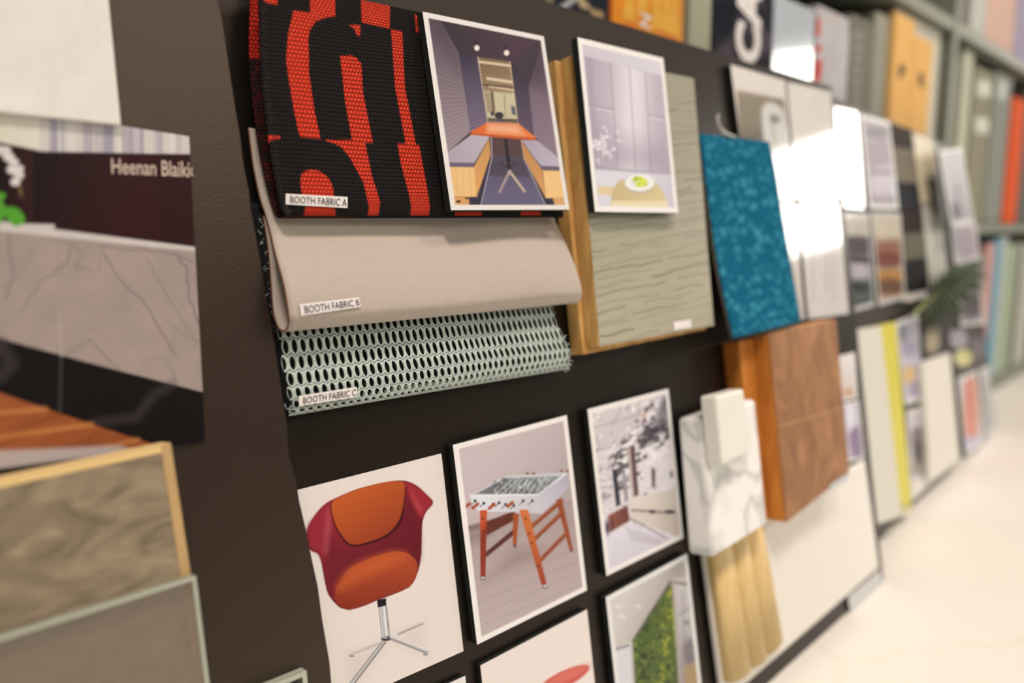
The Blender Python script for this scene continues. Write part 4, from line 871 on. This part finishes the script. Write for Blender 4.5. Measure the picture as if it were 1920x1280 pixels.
# fluted ash slats
M_ASH = wood('pale_ash', (200, 160, 100), (222, 186, 128), (14, 1.0, 1), .5, .8)
fl = tag(empty('fluted_panel', B2.at(1395, 1120, .008)), 'fluted pale ash panel of three rounded slats below the marble tile', 'wood sample')
for (xa, ya, xb, yb, xc, yc, xd, yd) in ((1318, 1000, 1357, 985, 1397, 1249, 1357, 1277), (1357, 985, 1386, 975, 1426, 1226, 1397, 1249), (1386, 975, 1415, 962, 1456, 1194, 1426, 1226)):
    a, b_, c_, d = quad(B2, [(xa, ya), (xb, yb), (xc, yc), (xd, yd)], .008)
    vs, fs = [], []; K = 12
    for tt, (l_, r_) in ((0, (a, b_)), (1, (d, c_))):
        for k in range(K+1):
            u = k/K; vs.append(l_.lerp(r_, u)+NB*(.0055+.0045*math.sqrt(max(0, 1-(2*u-1)**2))))
        vs += [r_.copy(), l_.copy()]
    m_ = K+3
    fs = [(k, k+1, m_+k+1, m_+k) for k in range(m_-1)]+[(m_-1, 0, m_, 2*m_-1), tuple(range(m_))[::-1], tuple(range(m_, 2*m_))]
    uv = [(k/K*.2, 0) for k in range(K+1)]+[(.2, 0), (0, 0)]; uv += [(u, 1.6) for u, _ in uv]
    o = mk('slat', vs, fs, M_ASH, fl, uv)
    for p in o.data.polygons[:K]: p.use_smooth = True
l = slab('label', quad(B2, [(1437, 1222), (1454, 1206), (1456, 1213), (1440, 1229)], .0085), .0004, M_PAPER, fl); l['label'] = 'tiny white label at the foot'

# marble tiles
m, nt, b = new_mat('veined_marble'); b.inputs['Roughness'].default_value = .3
tc = N(nt, 'ShaderNodeTexCoord'); no = N(nt, 'ShaderNodeTexNoise', i_Scale=15.0, i_Detail=2.0, i_Distortion=.6); nt.links.new(tc.outputs['Object'], no.inputs[0])
cr = N(nt, 'ShaderNodeValToRGB'); W0 = alb((240, 230, 220)); e = cr.color_ramp.elements; e[0].color = (*W0, 1); e[0].position = .44; e[1].color = (*W0, 1); e[1].position = .57
x_ = cr.color_ramp.elements.new(.51); x_.color = (*alb((200, 191, 184)), 1); nt.links.new(no.outputs['Fac'], cr.inputs[0]); nt.links.new(cr.outputs[0], b.inputs['Base Color']); M_MARB = m
q = quad(B2, [(1317, 784), (1417, 747), (1440, 983), (1338, 1047)], .036)
tag(slab('marble_tile', q, .024, M_MARB, bevel=.004, segs=3), 'thick grey veined white marble tile above the ash slats', 'stone sample')
q = quad(B2, [(1342, 742), (1395, 728), (1408.5, 846), (1355, 873)], .0515)
tag(slab('stone_tile', q, .0150, flat('plain_white_stone', (234, 222, 206), .3, .5, .02), bevel=.0025, segs=3), 'small plain white stone block standing out in front of the marble tile', 'stone sample')

# ================================================================== FAR BOARD
def generic(cols, seed, base=(200, 190, 190), br=True):
    def f(c):
        c.put(np.ones(len(c.X)), base); r = random.Random(seed); x0, x1, y0, y1 = c.X.min(), c.X.max(), c.Y.min(), c.Y.max()
        for cx, cy, rx, ry, col in cols:
            X, Y = x0+cx*(x1-x0), y0+cy*(y1-y0); c.blob([(X-rx*(x1-x0), Y-ry*(y1-y0)*r.uniform(.7, 1)), (X+rx*(x1-x0)*r.uniform(.7, 1), Y-ry*(y1-y0)), (X+rx*(x1-x0), Y+ry*(y1-y0)*r.uniform(.7, 1)), (X-rx*(x1-x0)*r.uniform(.7, 1), Y+ry*(y1-y0))], col, 3, .9)
        c.grain(.12, 9, seed=seed)
        if br: c.border(.06, .045, (224, 214, 206))
    return f
def fp(px, label, fn, lift=.0055, th=.004, mat=None, res=(36, 60)): return photo(quad(B3, px, lift), th, label, fn, res, mat=mat)
fp([(1564, 200), (1607, 210), (1620, 392), (1575, 388)], 'glossy print with a reddish brown corner, top left of the far board', generic([(.4, .22, .3, .12, (132, 104, 104)), (.45, .36, .25, .06, (96, 82, 80)), (.6, .55, .3, .25, (214, 200, 190))], 1, (196, 184, 182)), mat=M_GLOSS)
fp([(1611, 213), (1667, 229), (1685, 392), (1629, 391)], 'print of a dim lilac room, top row of the far board, second from left', generic([(.5, .2, .3, .05, (84, 74, 80)), (.55, .42, .35, .12, (120, 96, 108)), (.62, .72, .3, .16, (170, 156, 164)), (.6, .6, .3, .03, (108, 90, 98)), (.5, .9, .4, .05, (130, 114, 120))], 2, (140, 124, 132)))
fp([(1577, 398), (1629, 400), (1640, 573), (1592, 587)], 'print with a row of dark bottles, lower left group of the far board', generic([(.5, .14, .4, .12, (220, 206, 190)), (.5, .34, .4, .09, (92, 82, 88)), (.5, .48, .4, .03, (70, 66, 70)), (.45, .6, .35, .07, (204, 190, 194)), (.5, .82, .4, .13, (88, 96, 94)), (.5, .75, .3, .03, (50, 56, 56))], 3, (150, 140, 142)), mat=M_GLOSS)
fp([(1632, 399), (1688, 398), (1698, 558), (1647, 574)], 'warm print in brick red and amber, right of the dark bottles print', generic([(.5, .15, .45, .12, (224, 208, 186)), (.5, .4, .35, .08, (158, 110, 90)), (.5, .52, .35, .07, (130, 70, 60)), (.5, .68, .38, .05, (196, 138, 70)), (.5, .8, .35, .07, (120, 84, 62))], 4, (190, 160, 140)), mat=M_GLOSS)
# column of dark finish swatches
cols_ = [((1668, 231), (1711, 243), 1, 0.00, .13, (60, 52, 46), 'dark brown finish chip at the top of the dark column'), (None, None, 1, .13, .34, (118, 106, 90), 'taupe brown finish chip second from the top of the dark column'), (None, None, 1, .34, .50, (34, 34, 37), 'near black finish chip above the maroon one'),
         (None, None, 1, .50, .64, (44, 28, 28), 'dark maroon finish chip in the middle of the dark column'), (None, None, 1, .64, .80, (98, 92, 76), 'olive grey finish chip near the foot of the dark column'), (None, None, 1, .80, 1.0, (26, 25, 25), 'black finish chip at the foot of the dark column')]
TL, TR, BR, BL = np.array((1668., 231)), np.array((1711., 243)), np.array((1742., 544)), np.array((1696., 555))
for _, _, _, a, b_, col, lab in cols_:
    q = quad(B3, [TL+(BL-TL)*a, TR+(BR-TR)*a, TR+(BR-TR)*(b_-.004), TL+(BL-TL)*(b_-.004)], .005)
    tag(slab('finish_chip', q, .0045, flat('chip_finish', col, .75, .12, noise=.1)), lab, 'finish chip')
def chip(name, px, col, label, lift=.006, th=.005, cat='material sample', rough=.5, pl=B3, bevel=0): return tag(slab(name, quad(pl, px, lift), th, flat(name+'_finish', col, rough, noise=.05), bevel=bevel), label, cat)
chip('finish_chip', [(1711, 250), (1750, 262), (1762, 372), (1729, 381)], (214, 194, 162), 'pale cream finish chip right of the dark column, upper', cat='finish chip')
chip('finish_chip', [(1730, 384), (1762, 376), (1776, 512), (1744, 541)], (184, 174, 160), 'grey beige finish chip right of the dark column, lower', cat='finish chip')
fp([(1780, 419), (1829, 416), (1836, 486), (1790, 496)], 'lilac grey print below the tilted card at the far board end', generic([(.6, .5, .3, .3, (150, 132, 138))], 6, (170, 156, 160)), lift=.004, th=.003)
def p_card(c): c.put(np.ones(len(c.X)), ((160, 148, 150), (146, 136, 140), (1780, 290), (1800, 410))); c.blob([(1784, 385), (1796, 380), (1800, 404), (1790, 408)], (52, 46, 58), 5); c.line([(1794, 345), (1793, 395)], 4, (84, 74, 84), 4); c.border(.05, .03)
photo(quad(B3, [(1760, 284), (1803, 277), (1825, 413), (1783, 423)], .034), .004, 'lilac grey card with a small dark figure leaning at the top of the far board', p_card, (40, 70))
chip('ledge_strip', [(1697, 553), (1739, 545), (1741, 556), (1699, 566)], (206, 192, 182), 'narrow white strip under the black finish chip', lift=.010, th=.008)

q = quad(B3, [(1598, 623), (1652, 611), (1691, 968), (1643, 984)], .022)
tag(slab('sample_plank', q, .016, flat('white_panel_finish', (214, 202, 186), .5), bevel=.001), 'tall white sample plank left of the lime strip', 'material sample')
q = quad(B3, [(1650, 611), (1680, 604), (1710, 945), (1689, 949)], .018)
tag(slab('sample_strip', q, .010, flat('lime_finish', (208, 190, 58), .45), bevel=.0008), 'tall lime yellow sample strip beside the white plank', 'material sample')
chip('sample_strip', [(1687, 952), (1707, 946), (1711, 958), (1691, 965)], (206, 190, 140), 'cream foot piece under the lime yellow strip', lift=.016, th=.010)
fp([(1679, 603), (1721, 587), (1729, 749), (1697, 760)], 'lilac print with an amber shape right of the lime strip, upper', generic([(.25, .25, .12, .1, (96, 106, 108)), (.5, .45, .3, .08, (166, 150, 170)), (.5, .72, .2, .08, (206, 160, 96)), (.7, .85, .2, .06, (150, 132, 150))], 7, (190, 180, 190)))
fp([(1699, 771), (1730, 760), (1745, 906), (1709, 938)], 'print with a dark brown shape right of the lime strip, lower', generic([(.5, .3, .3, .1, (110, 92, 96)), (.55, .45, .28, .1, (70, 58, 56)), (.5, .62, .3, .06, (140, 124, 110)), (.5, .85, .4, .1, (216, 202, 188))], 8, (190, 176, 180)))
fp([(1724, 610), (1773, 605), (1780, 661), (1731, 676)], 'dark print with a pale figure below the leaf', generic([(.45, .45, .2, .3, (190, 170, 140)), (.5, .15, .2, .1, (120, 110, 90))], 9, (44, 38, 40), False), res=(30, 30))
chip('stone_tile', [(1730, 680), (1782, 662), (1800, 863), (1745, 905)], (224, 210, 194), 'cream stone tile low on the far board beside the dark lime fruit print', lift=.015, th=.0088, bevel=.001)
def p_fruit(c): c.put(np.ones(len(c.X)), (62, 54, 52)); c.grain(.4, 14, seed=2); c.ell(1806, 672, 16, 15, (206, 194, 138), rot=-20, soft=4); c.ell(1812, 668, 8, 7, (190, 176, 110), soft=4); c.blob([(1778, 622), (1806, 618), (1812, 648), (1786, 652)], (170, 156, 164), 6, .8); c.blob([(1822, 640), (1842, 636), (1846, 668), (1828, 672)], (120, 106, 110), 6, .7)
photo(quad(B3, [(1777, 619), (1846, 610), (1852, 690), (1790, 706)], .0055), .004, 'dark print with a pale lime round fruit near the far board end', p_fruit, (50, 50))
fp([(1795, 709), (1832, 692), (1846, 828), (1810, 852)], 'print of a coral pink picture with grey surround, bottom right of the far board', generic([(.5, .45, .28, .34, (196, 140, 116)), (.45, .5, .12, .3, (204, 110, 90)), (.5, .88, .3, .08, (186, 170, 190))], 10, (196, 184, 190)))
fp([(1837, 691), (1853, 684), (1864, 810), (1849, 823)], 'narrow grey print at the very end of the far board', generic([(.5, .5, .3, .3, (170, 160, 160))], 11, (196, 184, 180)), res=(20, 40))
fp([(1796, 505), (1836, 498), (1846, 606), (1800, 612)], 'grey print behind the leaf at the far board end', generic([(.5, .6, .3, .2, (70, 60, 62)), (.3, .3, .2, .15, (160, 150, 150))], 12, (140, 128, 130)), lift=.004, th=.003)

# artificial palm leaf
M_LEAF = flat('deep_green_leaf', (42, 56, 26), .55, .2, .4, 60); M_STEM = flat('pale_green_stem', (168, 178, 104), .5)
def strip(name, pts, widths, lifts, mat, parent):
    vs, fs = [], []
    P3 = [B3.at(x, y, l) for (x, y), l in zip(pts, lifts)]
    for k, p in enumerate(P3):
        d = (P3[min(k+1, len(P3)-1)]-P3[max(k-1, 0)]).normalized(); s_ = d.cross(B3.n).normalized()*widths[k]
        vs += [p-s_, p+B3.n*widths[k]*.35, p+s_, p-B3.n*.0005]
    for k in range(len(P3)-1):
        i = 4*k
        for a in range(4): fs.append((i+a, i+(a+1) % 4, i+4+(a+1) % 4, i+4+a))
    fs += [(0, 3, 2, 1), tuple(len(vs)-4+a for a in range(4))]
    return mk(name, vs, fs, mat, parent, smooth=True)
leaf = tag(empty('palm_leaf', B3.at(1720, 583, .02)), 'green palm leaf with a pale stem fixed across the far board', 'leaf')
sp_ = [(1714, 589), (1733, 572), (1752, 556), (1772, 538), (1792, 518), (1808, 502)]
strip('stem', sp_, [.0035, .0035, .003, .0028, .0022, .0015], [.022, .026, .03, .034, .038, .042], M_STEM, leaf)
lr = random.Random(6)
for k in range(11):                                   # lower right side, long and drooping
    t_ = k/10; bx, by = 1736+t_*66, 570-t_*60; L = 66-abs(t_-.35)*22; ang = math.radians(84-t_*78+lr.uniform(-6, 6))
    pts_ = [(bx+math.cos(ang)*L*f, by+math.sin(ang)*L*f*(.95)+f*f*5) for f in (0, .25, .5, .75, 1)]
    strip('leaflet', pts_, [.003, .0085, .0095, .0062, .0008], [.03+.012*t_+.006*math.sin(f*3) for f in (0, .25, .5, .75, 1)], M_LEAF, leaf)
for k in range(8):                                    # upper side, shorter
    t_ = k/7; bx, by = 1752+t_*56, 556-t_*55; L = 44-t_*4; ang = math.radians(-100+t_*86+lr.uniform(-6, 6))
    pts_ = [(bx+math.cos(ang)*L*f, by+math.sin(ang)*L*f) for f in (0, .25, .5, .75, 1)]
    strip('leaflet', pts_, [.0025, .0078, .0088, .0055, .0008], [.034+.010*t_+.006*f for f in (0, .25, .5, .75, 1)], M_LEAF, leaf)
